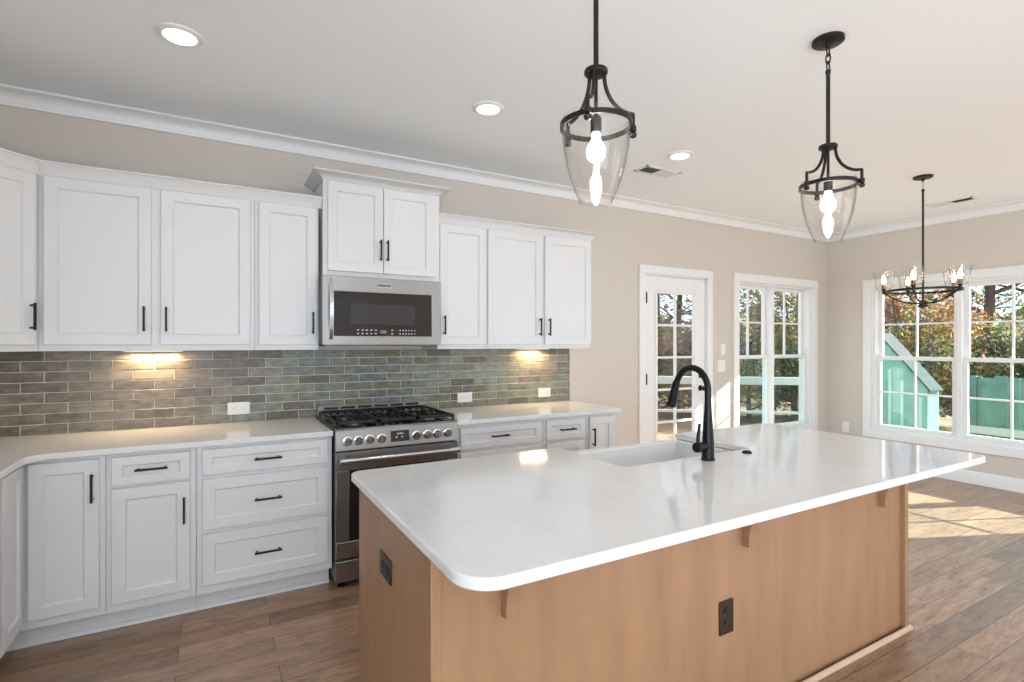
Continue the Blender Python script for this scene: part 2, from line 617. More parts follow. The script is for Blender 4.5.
# ------------------------------------------------------------------ the room
o = MB().box(XL - WT, XR + WT, YF - WT, WT, -0.12, 0.0).build('floor', M['floor'])
struct(o)
o = MB().box(XL - WT, XR + WT, YF - WT, WT, H, H + 0.12).build('ceiling', M['ceiling'])
struct(o)

def wall_with_holes(name, axis, fixed0, fixed1, a0, a1, holes):
    """a slab in the a-z plane with rectangular holes (a0,a1,z0,z1)"""
    mb = MB()
    cuts = sorted({a0, a1, *[h[0] for h in holes], *[h[1] for h in holes]})
    for c0, c1 in zip(cuts, cuts[1:]):
        mid = (c0 + c1) / 2
        hz = sorted([(h[2], h[3]) for h in holes if h[0] < mid < h[1]])
        z = 0.0
        for (z0, z1) in hz + [(H, H)]:
            if z0 > z + 1e-6:
                if axis == 'x': mb.box(c0, c1, fixed0, fixed1, z, z0)
                else: mb.box(fixed0, fixed1, c0, c1, z, z0)
            z = z1
    return struct(mb.build(name, M['wall'], smooth=0))
DX0, DX1, DZ = 3.005, 3.870, 2.095                    # exterior door opening
W1 = (4.375, 5.745, 0.415, 2.095)                     # window in the back wall
W2 = (-2.935, -0.51, 0.415, 2.070)                     # triple window in the right wall
wall_with_holes('wall_back', 'x', 0.0, WT, XL - WT, XR + WT, [(DX0, DX1, 0.0, DZ), W1])
FILL_SIDE = [(-8.35, -6.85, 0.2, 2.6), (-6.65, -5.15, 0.2, 2.6)]  # unseen side openings, added to let the fill lamps in
wall_with_holes('wall_right', 'y', XR, XR + WT, YF, 0.0, [W2] + FILL_SIDE)
wall_with_holes('wall_left', 'y', XL - WT, XL, YF, 0.0, FILL_SIDE)
FILL_FRONT = [(-1.75, -0.25, 0.2, 2.6), (-0.1, 1.4, 0.2, 2.6), (4.45, 5.95, 0.2, 2.6)]  # unseen front openings, added and spaced for the fill lamps
wall_with_holes('wall_front', 'x', YF - WT, YF, XL - WT, XR + WT, FILL_FRONT)

def crown_profile(z, drop=0.085, proj=0.078):
    pts = [(0.0, z - drop), (0.012, z - drop), (0.014, z - drop + 0.012)]
    for i in range(7):
        a = i / 6
        pts.append((0.018 + (proj - 0.03) * (1 - math.cos(a * math.pi / 2)), z - drop + 0.018 + (drop - 0.034) * math.sin(a * math.pi / 2)))
    pts += [(proj - 0.006, z - 0.014), (proj, z - 0.012), (proj, z), (0.0, z)]
    return pts
cr = crown_profile(H - 0.0005)
g = 0.0005
struct(MB().sweep([(XL, -g), (XR - g, -g), (XR - g, YF + g), (XL + g, YF + g), (XL + g, -g)], cr).build('trim_1', M['trim']))
base = [(0, 0.001), (0.016, 0.001), (0.016, 0.10), (0.010, 0.118), (0.006, 0.13), (0, 0.13)]
struct(MB().sweep([(XR - g, -0.02), (XR - g, YF + 0.02)], base).build('baseboard_right', M['trim']))
struct(MB().sweep([(2.16, -g), (2.915, -g)], base).use(M['trim']).sweep([(3.96, -g), (XR - 0.02, -g)], base).build('baseboard_back', M['trim']))
struct(MB().sweep([(XR - 0.02, YF + g), (XL + 0.02, YF + g)], base).build('baseboard_front', M['trim']))
struct(MB().sweep([(XL + g, YF + 0.02), (XL + g, -2.9)], base).build('baseboard_left', M['trim']))

# ---- windows (built facing -y in a local frame, turned for the right wall)
def casing_mb(a0, a1, z0, z1, w=0.088, t=0.02, sill=True):
    mb = MB()
    mb.box(a0 - w, a0, -t, -g, z0, z1)
    mb.box(a1, a1 + w, -t, -g, z0, z1)
    mb.box(a0 - w, a1 + w, -t - 0.004, -g, z1, z1 + w)
    if sill:
        mb.box(a0 - w, a1 + w, -t - 0.004, -g, z0 - w, z0)
    return mb
def double_hung(mb_frame, fs, a0, a1, z0, z1, lower_grid):
    """one double hung unit between a0 and a1; two sashes with glazing bars"""
    f, s = fs
    mb_frame.box(a0, a0 + f, 0.02, 0.15, z0 + f, z1 - f)
    mb_frame.box(a1 - f, a1, 0.02, 0.15, z0 + f, z1 - f)
    mb_frame.box(a0, a1, 0.02, 0.15, z1 - f, z1)
    mb_frame.box(a0, a1, 0.02, 0.15, z0, z0 + f)
    zm = (z0 + z1) / 2 + 0.005
    sash = []
    for (za, zb, y0, grid, nm) in ((zm - 0.02, z1 - f, 0.105, True, 'upper'), (z0 + f, zm + 0.025, 0.065, lower_grid, 'lower')):
        m = MB()
        b0, b1 = a0 + f, a1 - f
        m.box(b0, b0 + s, y0, y0 + 0.035, za, zb)
        m.box(b1 - s, b1, y0, y0 + 0.035, za, zb)
        m.box(b0 + s, b1 - s, y0, y0 + 0.035, zb - s, zb)
        m.box(b0 + s, b1 - s, y0, y0 + 0.035, za, za + s)
        if grid:
            xm, zz = (b0 + b1) / 2, (za + zb) / 2
            m.box(xm - 0.009, xm + 0.009, y0 + 0.006, y0 + 0.029, za + s, zb - s)
            m.box(b0 + s, b1 - s, y0 + 0.007, y0 + 0.028, zz - 0.009, zz + 0.009)
        p = MB().box(b0 + s - 0.004, b1 - s + 0.004, y0 + 0.016, y0 + 0.020, za + s - 0.004, zb - s + 0.004)
        sash.append((nm, m, p))
    return sash
def window(name, units, op, lower_grid, green, loc, rotz, label, fs):
    root = bpy.data.objects.new(name, None)
    root.location = loc
    root.rotation_euler.z = rotz
    col.objects.link(root)
    struct(root, label)
    a0, a1, z0, z1 = op
    casing_mb(a0, a1, z0, z1).build('casing', M['trim'], root, bevel=0.003)
    # lining of the opening
    m = MB()
    m.box(a0, a0 + 0.006, 0.0, 0.155, z0 + 0.006, z1 - 0.006)
    m.box(a1 - 0.006, a1, 0.0, 0.155, z0 + 0.006, z1 - 0.006)
    m.box(a0, a1, 0.0, 0.155, z1 - 0.006, z1)
    m.box(a0, a1, 0.0, 0.155, z0, z0 + 0.006)
    us = sorted(units)
    for (p, q) in zip(us, us[1:]):
        m.box(p[1] - 0.002, q[0] + 0.002, 0.012, 0.155, z0 + 0.006, z1 - 0.006)
    m.build('frame', M['trim'], root, bevel=0.002)
    for (u0, u1) in us:
        fm = MB()
        for nm, s, p in double_hung(fm, fs, u0, u1, z0 + 0.005, z1 - 0.005, lower_grid):
            so = s.build('sash', M['trim'], root, bevel=0.002)
            p.build('pane', M['pane_green'] if (green and nm == 'lower') else M['pane'], so)
        fm.build('unit_frame', M['trim'], root)
    return root
window('window_1', [(4.3815, 5.0180), (5.0215, 5.7385)], W1, False, True, (0, 0, 0), 0, 'white double window beside the glazed door', (0.015, 0.035))
# right wall: local +x runs towards -y, local +y runs outwards (+x)
window('window_2', [(0.5165, 1.316), (1.324, 2.122), (2.130, 2.9285)], (0.51, 2.935, W2[2], W2[3]), True, True, (XR, 0, 0), math.radians(-90), 'white triple window of the right wall', (0.022, 0.040))
for i, (a0, a1, z0, z1) in enumerate(FILL_FRONT):
    m = MB()
    m.box(a0, a1, YF - 0.11, YF - 0.07, z0, z0 + 0.05).box(a0, a1, YF - 0.11, YF - 0.07, z1 - 0.05, z1)
    m.box(a0, a0 + 0.05, YF - 0.11, YF - 0.07, z0, z1).box(a1 - 0.05, a1, YF - 0.11, YF - 0.07, z0, z1)
    m.box((a0 + a1) / 2 - 0.03, (a0 + a1) / 2 + 0.03, YF - 0.11, YF - 0.07, z0, z1)
    struct(m.build('window_%d' % (i + 3), M['trim']))  # frame of an added window that serves the fill light
for i, (xa, (a0, a1, z0, z1)) in enumerate([(XR + 0.07, q) for q in FILL_SIDE] + [(XL - 0.11, q) for q in FILL_SIDE]):
    m = MB()
    xb = xa + 0.04
    m.box(xa, xb, a0, a1, z0, z0 + 0.05).box(xa, xb, a0, a1, z1 - 0.05, z1)
    m.box(xa, xb, a0, a0 + 0.05, z0, z1).box(xa, xb, a1 - 0.05, a1, z0, z1)
    m.box(xa, xb, (a0 + a1) / 2 - 0.03, (a0 + a1) / 2 + 0.03, z0, z1)
    struct(m.build('window_%d' % (i + 6), M['trim']))  # added side window frames, out of view, for the fill light

# ---- exterior door
door = bpy.data.objects.new('door_1', None)
col.objects.link(door)
struct(door, 'white glazed exterior door with dark knob')
casing_mb(DX0, DX1, 0.002, DZ, 0.078, 0.02, False).build('casing', M['trim'], door, bevel=0.003)
m = MB().box(DX0, DX0 + 0.016, 0.0, 0.155, 0.002, DZ).box(DX1 - 0.016, DX1, 0.0, 0.155, 0.002, DZ).box(DX0, DX1, 0.0, 0.155, DZ - 0.014, DZ).box(DX0, DX1, 0.0, 0.15, 0.002, 0.02)
m.build('jamb', M['trim'], door)
sx0, sx1, sz0, sz1 = DX0 + 0.019, DX1 - 0.019, 0.024, DZ - 0.017
gx0, gx1, gz0, gz1 = 3.165, 3.71, 0.315, 1.92
sl = MB()
sl.box(sx0, gx0, 0.006, 0.05, sz0, sz1).box(gx1, sx1, 0.006, 0.05, sz0, sz1).box(gx0, gx1, 0.006, 0.05, gz1, sz1).box(gx0, gx1, 0.006, 0.05, sz0, gz0)
slab = sl.build('slab', M['trim'], door, bevel=0.002)
m = MB()
m.box(gx0 - 0.02, gx0 + 0.012, -0.002, 0.008, gz0 - 0.02, gz1 + 0.02).box(gx1 - 0.012, gx1 + 0.02, -0.002, 0.008, gz0 - 0.02, gz1 + 0.02)
m.box(gx0, gx1, -0.002, 0.008, gz1 - 0.012, gz1 + 0.02).box(gx0, gx1, -0.002, 0.008, gz0 - 0.02, gz0 + 0.012)
xm = (gx0 + gx1) / 2
m.box(xm - 0.011, xm + 0.011, 0.012, 0.035, gz0, gz1)
for i in range(1, 5):
    zz = gz0 + (gz1 - gz0) * i / 5
    m.box(gx0, gx1, 0.013, 0.034, zz - 0.011, zz + 0.011)
m.build('glazing_bar', M['trim'], door, bevel=0.0015)
MB().box(gx0, gx1, 0.021, 0.026, gz0, gz1).build('pane', M['pane'], door)
for zz in (1.86, 1.07, 0.28):
    MB().box(sx0 - 0.006, sx0 + 0.012, -0.006, 0.006, zz - 0.05, zz + 0.05).tube([(sx0, -0.004, zz - 0.055), (sx0, -0.004, zz + 0.055)], 0.006).build('hinge', M['black'], door)
k = MB().lathe([(0.030, 0), (0.030, 0.006), (0.012, 0.010), (0.010, 0.035), (0.022, 0.042), (0.029, 0.054), (0.026, 0.066), (0.012, 0.072), (0.0, 0.072)], 20, (3.785, 0.006, 0.955), 'y')
k.build('knob', M['black'], door)
MB().lathe([(0.026, 0), (0.026, 0.008), (0.018, 0.012), (0.0, 0.012)], 20, (3.785, 0.006, 1.085), 'y').box(3.780, 3.790, -0.022, -0.006, 1.070, 1.100).build('deadbolt', M['black'], door)

# ------------------------------------------------------------------ cabinet pieces
def pull(parent, x, z, y, vertical, length=0.135):
    """square black bar pull standing 28 mm off the face"""
    m = MB()
    h, a, off = length / 2, 0.005, 0.028
    if vertical:
        m.box(x - a, x + a, y - off - 0.009, y - off + 0.001, z - h, z + h)
        for s in (-1, 1):
            m.box(x - a * 0.9, x + a * 0.9, y - off, y - 0.0005, z + s * (h - 0.012) - 0.005, z + s * (h - 0.012) + 0.005)
    else:
        m.box(x - h, x + h, y - off - 0.009, y - off + 0.001, z - a, z + a)
        for s in (-1, 1):
            m.box(x + s * (h - 0.012) - 0.005, x + s * (h - 0.012) + 0.005, y - off, y - 0.0005, z - a * 0.9, z + a * 0.9)
    return m.build('handle', M['black'], parent, bevel=0.0012)
def front(parent, kind, x0, x1, z0, z1, y, handle=None, rail=0.055):
    """kind 'door' or 'drawer'; handle = ('v'|'h', x, z)"""
    d = MB().shaker(x0, x1, z0, z1, y, rail=rail).build(kind, M['cab'], parent, smooth=20)
    if handle:
        pull(d, handle[1], handle[2], y, handle[0] == 'v')
    return d
FY = -0.632      # face of base fronts
CY = -0.611      # face of base carcass
def toe(parent, x0, x1):
    MB().box(x0, x1, -0.50, -0.515, 0.001, 0.113).prism([(-0.515, 0.001), (-0.530, 0.001), (-0.528, 0.012), (-0.522, 0.018), (-0.515, 0.02)], x0, x1, 'x').build('toe_kick', M['cab'], parent)
def base_cabinet(label, x0, x1, fronts, origin=(0, 0, 0), rotz=0.0):
    c = thing('base_cabinet', label, 'cabinet', (origin[0] + (x0 * math.cos(rotz)), origin[1] + x0 * math.sin(rotz), 0), rotz)
    MB().box(0.0006, x1 - x0 - 0.0006, -0.004, CY, 0.115, 0.8825).build('carcass', M['cab'], c, bevel=0.001)
    toe(c, 0.0, x1 - x0 - 0.0003)
    for (kind, a, b, z0, z1, h) in fronts:
        hh = None if h is None else (h[0], h[1] - x0, h[2])
        front(c, kind, a - x0, b - x0, z0, z1, FY, hh, 0.042 if kind == 'drawer' and (z1 - z0) < 0.2 else 0.055)
    return c
# corner cabinet with a folding pair of doors
cc = thing('corner_base_cabinet', 'white corner base cabinet with folding doors in the inside corner', 'cabinet', (XL, 0, 0))
lx = lambda x: x - XL
MB().prism([(0.004, -0.004), (lx(-1.0515), -0.004), (lx(-1.0515), CY), (lx(-1.362), CY), (lx(-1.362), -0.918), (0.004, -0.918)], 0.115, 0.8825).build('carcass', M['cab'], cc, bevel=0.001)
MB().prism([(0.004, -0.004), (lx(-1.0503), -0.004), (lx(-1.0503), -0.515), (lx(-1.452), -0.515), (lx(-1.452), -0.917), (0.004, -0.917)], 0.001, 0.113).prism([(-0.515, 0.001), (-0.530, 0.001), (-0.528, 0.012), (-0.522, 0.018), (-0.515, 0.02)], lx(-1.452), lx(-1.0503), 'x').build('toe_kick', M['cab'], cc)
front(cc, 'door', lx(-1.330), lx(-1.074), 0.158, 0.866, FY, ('v', lx(-1.098), 0.735))
d = MB().shaker(0.0, 0.262, 0.158, 0.866, -0.021).build('door', M['cab'], cc, smooth=20, loc=(lx(-1.362), -0.902, 0), rotz=math.pi / 2)
base_cabinet('white base cabinet with one drawer over a single door, left of the three-drawer unit', -1.050, -0.679,
             [('drawer', -1.028, -0.705, 0.727, 0.866, ('h', -0.866, 0.800)), ('door', -1.028, -0.705, 0.158, 0.713, ('v', -0.730, 0.575))])
base_cabinet('white three-drawer base cabinet just left of the stainless range', -0.678, -0.006,
             [('drawer', -0.652, -0.030, 0.733, 0.866, ('h', -0.343, 0.797)), ('drawer', -0.652, -0.030, 0.450, 0.711, ('h', -0.343, 0.580)), ('drawer', -0.652, -0.030, 0.162, 0.428, ('h', -0.343, 0.295))])
base_cabinet('white base cabinet with a wide drawer just right of the range', 0.7685, 1.443,
             [('drawer', 0.797, 1.420, 0.718, 0.862, ('h', 1.083, 0.795)), ('drawer', 0.797, 1.420, 0.450, 0.695, ('h', 1.083, 0.575)), ('drawer', 0.797, 1.420, 0.158, 0.428, ('h', 1.083, 0.295))])
base_cabinet('white base cabinet with a narrow drawer, between the wide-drawer unit and the end cabinet', 1.444, 1.829,
             [('drawer', 1.469, 1.806, 0.718, 0.862, ('h', 1.640, 0.793)), ('door', 1.469, 1.806, 0.158, 0.700, ('v', 1.783, 0.56))])
base_cabinet('white narrow full-door base cabinet at the right end of the back counter', 1.830, 2.118,
             [('door', 1.854, 2.094, 0.158, 0.862, ('v', 1.878, 0.715))])
# along the left wall (only its edge shows)
base_cabinet('white drawer base cabinet of the left wall run, cut by the left frame edge', 0.0, 0.86,
             [('drawer', 0.025, 0.835, 0.733, 0.866, ('h', 0.43, 0.797)), ('drawer', 0.025, 0.835, 0.450, 0.711, ('h', 0.43, 0.58)), ('drawer', 0.025, 0.835, 0.162, 0.428, ('h', 0.43, 0.295))],
             (XL, -1.782, 0), math.pi / 2)

# counters
def slab_thing(name, label, poly, z0, z1, cat='countertop'):
    m = MB().prism(poly, z0, z1)
    return tag(m.build(name, M['quartz'], bevel=0.004), label, cat)
yb = -0.0045
slab_thing('corner_countertop', 'white quartz countertop wrapping the corner left of the range',
           [(XL + 0.003, yb), (-0.004, yb), (-0.004, -0.648)] + arc(-1.230, -0.738, 0.09, 90, 180, 8)[0:] + [(-1.320, -1.785), (XL + 0.003, -1.785)], 0.884, 0.914)
slab_thing('end_countertop', 'white quartz countertop right of the range', [(0.7675, yb), (2.150, yb), (2.150, -0.648), (0.7675, -0.648)], 0.884, 0.914)

# ------------------------------------------------------------------ backsplash, laid tile by tile
rnd = random.Random(7)
m = MB().use(M['grout']).box(-1.966, 2.112, -0.0003, -0.003, 0.915, 1.3745)
rowh = (1.3745 - 0.915) / 8
for r in range(8):
    z0 = 0.915 + r * rowh
    x = -1.966 - 0.2 + ((-1.507 if r % 2 == 0 else -1.408) + 10) % 0.2 - ((-1.966 + 10) % 0.2)
    while x < 2.112:
        a, b = max(x + 0.0024, -1.966), min(x + 0.2 - 0.0024, 2.110)
        x += 0.2
        if b - a < 0.006: continue
        c = (a + b) / 2 + rnd.uniform(-0.25, 0.25)
        if c < -0.75: pal = ['taupe', 'taupe', 'umber', 'stone', 'taupe', 'stone']
        elif c < -0.40: pal = ['taupe', 'stone', 'umber', 'taupe', 'olive', 'sage']
        elif c < -0.05: pal = ['taupe', 'slate', 'sage', 'stone', 'umber', 'olive']
        elif c < 0.85: pal = ['sage', 'slate', 'sage', 'slate', 'moss', 'sage', 'olive']
        elif c < 1.5: pal = ['sage', 'moss', 'olive', 'umber', 'taupe', 'olive', 'sage']
        else: pal = ['olive', 'stone', 'moss', 'taupe', 'olive', 'umber']
        m.use(GLAZE[rnd.choice(pal)])
        e, t = 0.0025, 0.0085 + rnd.uniform(-0.0006, 0.0006)
        q0, q1 = z0 + 0.0024, z0 + rowh - 0.0024
        vs = [(a, -0.002, q0), (b, -0.002, q0), (b, -0.002, q1), (a, -0.002, q1), (a, -t + e, q0), (b, -t + e, q0), (b, -t + e, q1), (a, -t + e, q1),
              (a + e, -t, q0 + e), (b - e, -t, q0 + e), (b - e, -t, q1 - e), (a + e, -t, q1 - e)]
        fs = [(0, 1, 5, 4), (1, 2, 6, 5), (2, 3, 7, 6), (3, 0, 4, 7), (4, 5, 9, 8), (5, 6, 10, 9), (6, 7, 11, 10), (7, 4, 8, 11), (8, 9, 10, 11)]
        m.add(vs, fs)
m.use(M['steel']).box(2.111, 2.115, -0.0003, -0.0095, 0.915, 1.3745)
tag(m.build('tile_backsplash', smooth=0), 'taupe and sage-green glazed brick tile backsplash behind the range and counters', 'backsplash')

# ------------------------------------------------------------------ wall cabinets
UY, UC = -0.326, -0.305     # door face and carcass face
UB, UT = 1.376, 2.268
def wall_cabinet(label, x0, x1, doors, z0=UB, z1=UT, cy=UC, fy=UY):
    c = thing('wall_cabinet', label, 'cabinet', (x0, 0, z0))
    MB().box(0.0006, x1 - x0 - 0.0006, -0.003, cy, 0, z1 - z0).build('carcass', M['cab'], c, bevel=0.001)
    for (a, b, d0, d1, hx, hz) in doors:
        front(c, 'door', a - x0, b - x0, d0 - z0, d1 - z0, fy, ('v', hx - x0, hz - z0))
    return c
wall_cabinet('white double-door wall cabinet between the corner unit and the single-door unit', -1.365, -0.392,
             [(-1.343, -0.895, 1.408, 2.258, -0.926, 1.548), (-0.853, -0.414, 1.408, 2.258, -0.826, 1.548)])
wall_cabinet('white single-door wall cabinet just left of the microwave', -0.3915, -0.0285, [(-0.368, -0.042, 1.408, 2.258, -0.068, 1.543)])
wall_cabinet('white single-door wall cabinet just right of the microwave', 0.764, 1.1425, [(0.776, 1.136, 1.408, 2.258, 0.803, 1.545)])
wall_cabinet('white double-door wall cabinet at the right end of the run', 1.1435, 2.110,
             [(1.154, 1.625, 1.408, 2.258, 1.598, 1.545), (1.653, 2.104, 1.408, 2.258, 1.682, 1.545)])
# diagonal corner cabinet
dc = thing('corner_wall_cabinet', 'white diagonal corner wall cabinet at the left frame edge', 'cabinet', (XL, 0, UB))
MB().prism([(0.003, -0.003), (lx(-1.3655), -0.003), (lx(-1.3655), UC), (lx(-1.6655), -0.605), (lx(-1.6655), -0.61), (0.003, -0.61)], 0, UT - UB).build('carcass', M['cab'], dc, bevel=0.001)
d = MB().shaker(0.022, 0.402, 0.032, 0.882, -0.021).build('door', M['cab'], dc, smooth=20, loc=(lx(-1.6655), -0.605, 0), rotz=math.pi / 4)
pull(d, 0.376, 0.172, -0.021, True)
# taller cabinet over the microwave, with its own crown
TY, TC = -0.366, -0.345
tc_ = wall_cabinet('taller white double-door cabinet with flared crown above the microwave', -0.0105, 0.7635,
                   [(0.017, 0.363, 1.872, 2.430, 0.342, 2.020), (0.367, 0.716, 1.872, 2.430, 0.388, 2.020)], 1.838, 2.442, TC, TY)
def cab_crown(z0, z1, out):
    return [(0.0, z0), (0.006, z0), (0.009, z0 + 0.008), (out * 0.45, z0 + (z1 - z0) * 0.5), (out - 0.006, z1 - 0.010), (out, z1 - 0.008), (out, z1), (0.0, z1)]
# path runs so that the outside of the cabinet is to the right of travel
MB().sweep([(0, -0.004), (0, TC), (0.774, TC), (0.774, -0.004)][::1], [(o_, z_ - 1.838) for o_, z_ in cab_crown(2.4425, 2.488, 0.062)]).build('crown', M['cab'], tc_)
cl = MB()
cl.sweep([(XL + 0.004, -0.611), (-1.665, -0.611), (-1.3652, UC - 0.0015), (-0.0125, UC - 0.0015)], cab_crown(UT - 0.006, 2.328, 0.040))
tag(cl.build('cabinet_crown', M['cab']), 'white crown strip along the tops of the wall cabinets left of the microwave', 'moulding')
cl = MB().sweep([(0.765, UC - 0.0015), (2.112, UC - 0.0015), (2.112, -0.004)], cab_crown(UT - 0.006, 2.328, 0.042))
tag(cl.build('cabinet_crown', M['cab']), 'white crown strip along the tops of the wall cabinets right of the microwave', 'moulding')

# under-cabinet lights
for (x, nm) in ((-0.905, 'left'), (1.712, 'right')):
    t = thing('under_cabinet_light', 'slim warm light glowing under the wall cabinets %s of the microwave' % nm, 'light', (x, -0.055, UB))
    MB().box(-0.15, 0.15, -0.02, 0.02, -0.006, -0.0005).build('housing', M['plastic'], t, bevel=0.002)
    MB().box(-0.14, 0.14, -0.015, 0.015, -0.0080, -0.0062).build('diffuser', M['led'], t)
    area_light('under_cabinet_lamp', (x, -0.055, UB - 0.02), (0, 0, 0), 0.24, 0.03, 3.8, (1.0, 0.73, 0.42))

# ------------------------------------------------------------------ range
RX = 0.0
rg = thing('gas_range', 'stainless steel gas range with black grates between the counters', 'range', (RX, 0, 0))
R0, R1 = 0.003, 0.7605
MB().box(R0, R1, -0.03, -0.640, 0.055, 0.900).build('body', M['steel_dark'], rg, bevel=0.002)
m = MB().use(M['steel']).box(R0, R1, -0.012, -0.652, 0.9005, 0.922)
m.use(M['black_glass']).box(R0 + 0.010, R1 - 0.010, -0.054, -0.645, 0.9215, 0.9235)
m.build('cooktop', None, rg, bevel=0.002)
m = MB().use(M['steel']).box(R0 + 0.005, R1 - 0.005, -0.012, -0.052, 0.9225, 0.990).use(M['dark'])
for i in range(6):
    a = 0.045 + i * 0.1145
    m.box(a, a + 0.095, -0.018, -0.0525, 0.967, 0.982)
m.build('rear_vent', None, rg)
# sloped control panel
m = MB().prism([(-0.640, 0.798), (-0.682, 0.800), (-0.664, 0.912), (-0.652, 0.922), (-0.640, 0.922)], R0, R1, 'x')
pn = m.build('control_panel', M['steel'], rg, bevel=0.002)
def on_panel(z): return -0.682 + (z - 0.800) / 0.112 * 0.018 - 0.0003
m = MB().use(M['black_glass'])
m.add([(0.322, on_panel(0.826) - 0.001, 0.826), (0.437, on_panel(0.826) - 0.001, 0.826), (0.437, on_panel(0.89) - 0.001, 0.89), (0.322, on_panel(0.89) - 0.001, 0.89),
       (0.322, on_panel(0.826) + 0.003, 0.826), (0.437, on_panel(0.826) + 0.003, 0.826), (0.437, on_panel(0.89) + 0.003, 0.89), (0.322, on_panel(0.89) + 0.003, 0.89)],
      [(0, 1, 2, 3), (7, 6, 5, 4), (0, 4, 5, 1), (1, 5, 6, 2), (2, 6, 7, 3), (3, 7, 4, 0)])
m.use(M['display'])
for (a, b, z) in ((0.362, 0.374, 0.872), (0.378, 0.390, 0.872), (0.394, 0.400, 0.872), (0.352, 0.362, 0.852), (0.386, 0.396, 0.852)):
    m.box(a, b, on_panel(z) - 0.0022, on_panel(z) - 0.0010, z - 0.004, z + 0.004)
m.build('display', None, rg, smooth=0)
for x in (0.069, 0.131, 0.194, 0.266, 0.482, 0.553, 0.617, 0.688):
    z = 0.853
    y = on_panel(z)
    kb = MB().use(M['chrome']).lathe([(0.029, -0.004), (0.029, 0.004), (0.024, 0.007), (0.0, 0.007)], 20, (x, y, z), 'y')
    kb.lathe([(0.021, 0.007), (0.022, 0.030), (0.019, 0.036), (0.0, 0.036)], 20, (x, y, z), 'y')
    kb.box(x - 0.004, x + 0.004, y - 0.042, y - 0.030, z - 0.020, z + 0.020)
    kb.build('knob', M['chrome'], rg)
m = MB().use(M['steel'])
m.box(R0 + 0.002, R1 - 0.002, -0.642, -0.676, 0.684, 0.790).box(R0 + 0.002, R1 - 0.002, -0.642, -0.676, 0.180, 0.275)
m.box(R0 + 0.002, 0.079, -0.642, -0.676, 0.275, 0.684).box(0.683, R1 - 0.002, -0.642, -0.676, 0.275, 0.684)
od = m.build('oven_door', M['steel'], rg, bevel=0.003)
MB().box(0.078, 0.684, -0.644, -0.673, 0.274, 0.685).build('window', M['black_glass'], od)
hm = MB().tube([(0.022, -0.735, 0.750), (0.742, -0.735, 0.750)], 0.0145, 14)
hm.tube([(0.016, -0.735, 0.750), (0.095, -0.735, 0.750)], 0.0185, 14).tube([(0.669, -0.735, 0.750), (0.744, -0.735, 0.750)], 0.0185, 14)
for x in (0.045, 0.719):
    hm.tube([(x, -0.675, 0.750), (x, -0.735, 0.750)], 0.011, 10)
hm.build('handle', M['chrome'], od)
MB().box(R0 + 0.002, R1 - 0.002, -0.642, -0.674, 0.045, 0.166).build('bottom_drawer', M['steel'], rg, bevel=0.003)
for (x, y) in ((0.05, -0.60), (0.712, -0.60), (0.05, -0.10), (0.712, -0.10)):
    MB().lathe([(0.024, 0.001), (0.024, 0.014), (0.012, 0.018), (0.012, 0.056)], 14, (x, y, 0)).build('foot', M['black'], rg)
# three grates side by side
for i in range(3):
    a, b = 0.014 + i * 0.2455, 0.014 + (i + 1) * 0.2455 - 0.004
    m = MB()
    for (y0, y1) in ((-0.060, -0.074), (-0.626, -0.640), (-0.338, -0.352)):
        m.box(a, b, y0, y1, 0.945, 0.962)
    for x in (a, b - 0.013):
        m.box(x, x + 0.013, -0.060, -0.640, 0.945, 0.962)
    for k in range(1, 5):
        x = a + (b - a) * k / 5
        m.box(x - 0.004, x + 0.004, -0.074, -0.230, 0.950, 0.964).box(x - 0.004, x + 0.004, -0.300, -0.410, 0.950, 0.964).box(x - 0.004, x + 0.004, -0.470, -0.628, 0.950, 0.964)
    for (x, y) in ((a + 0.006, -0.067), (b - 0.006, -0.067), (a + 0.006, -0.633), (b - 0.006, -0.633), (a + 0.006, -0.345), (b - 0.006, -0.345)):
        m.box(x - 0.006, x + 0.006, y - 0.006, y + 0.006, 0.9238, 0.946)
    m.build('grate', M['iron'], rg, bevel=0.001, segs=1)
for (x, y, r) in ((0.146, -0.215, 0.036), (0.146, -0.478, 0.043), (0.381, -0.345, 0.052), (0.616, -0.215, 0.036), (0.616, -0.478, 0.043)):
    bm_ = MB().use(M['steel']).lathe([(r + 0.014, 0), (r + 0.012, 0.008), (r, 0.010)], 20, (x, y, 0.9238)).use(M['iron']).lathe([(r, 0.010), (r, 0.017), (r - 0.006, 0.020), (0, 0.020)], 20, (x, y, 0.9238))
    bm_.build('burner', None, rg)

# ------------------------------------------------------------------ microwave
mw = thing('microwave', 'stainless steel over-the-range microwave under the taller cabinet', 'microwave', (-0.0265, 0, 1.403))
W = 0.7725
MB().box(0.0, W, -0.012, -0.372, 0.012, 0.4335).build('body', M['steel_dark'], mw, bevel=0.002)
MB().box(0.03, W - 0.03, -0.03, -0.36, -0.004, 0.012).build('underside_grille', M['steel_dark'], mw)
m = MB().use(M['steel'])
f0, f1 = -0.374, -0.416
gx0_, gx1_, gz0_, gz1_ = 0.070, 0.707, 0.060, 0.336
def ring_plate(mb, o, i, ya, yb_):
    """rectangular plate with a rectangular hole, front at ya, back at yb_"""
    def q(r, y): return [(r[0], y, r[2]), (r[1], y, r[2]), (r[1], y, r[3]), (r[0], y, r[3])]
    fs = []
    for k in range(4):
        n = (k + 1) % 4
        fs += [(k, n, 4 + n, 4 + k), (8 + n, 8 + k, 12 + k, 12 + n), (n, k, 8 + k, 8 + n), (4 + k, 4 + n, 12 + n, 12 + k)]
    mb.add(q(o, ya) + q(i, ya) + q(o, yb_) + q(i, yb_), fs)
ring_plate(m, (0.0, W, 0.004, 0.4325), (gx0_, gx1_, gz0_, gz1_), f1, f0)
md = m.build('door', M['steel'], mw, bevel=0.003)
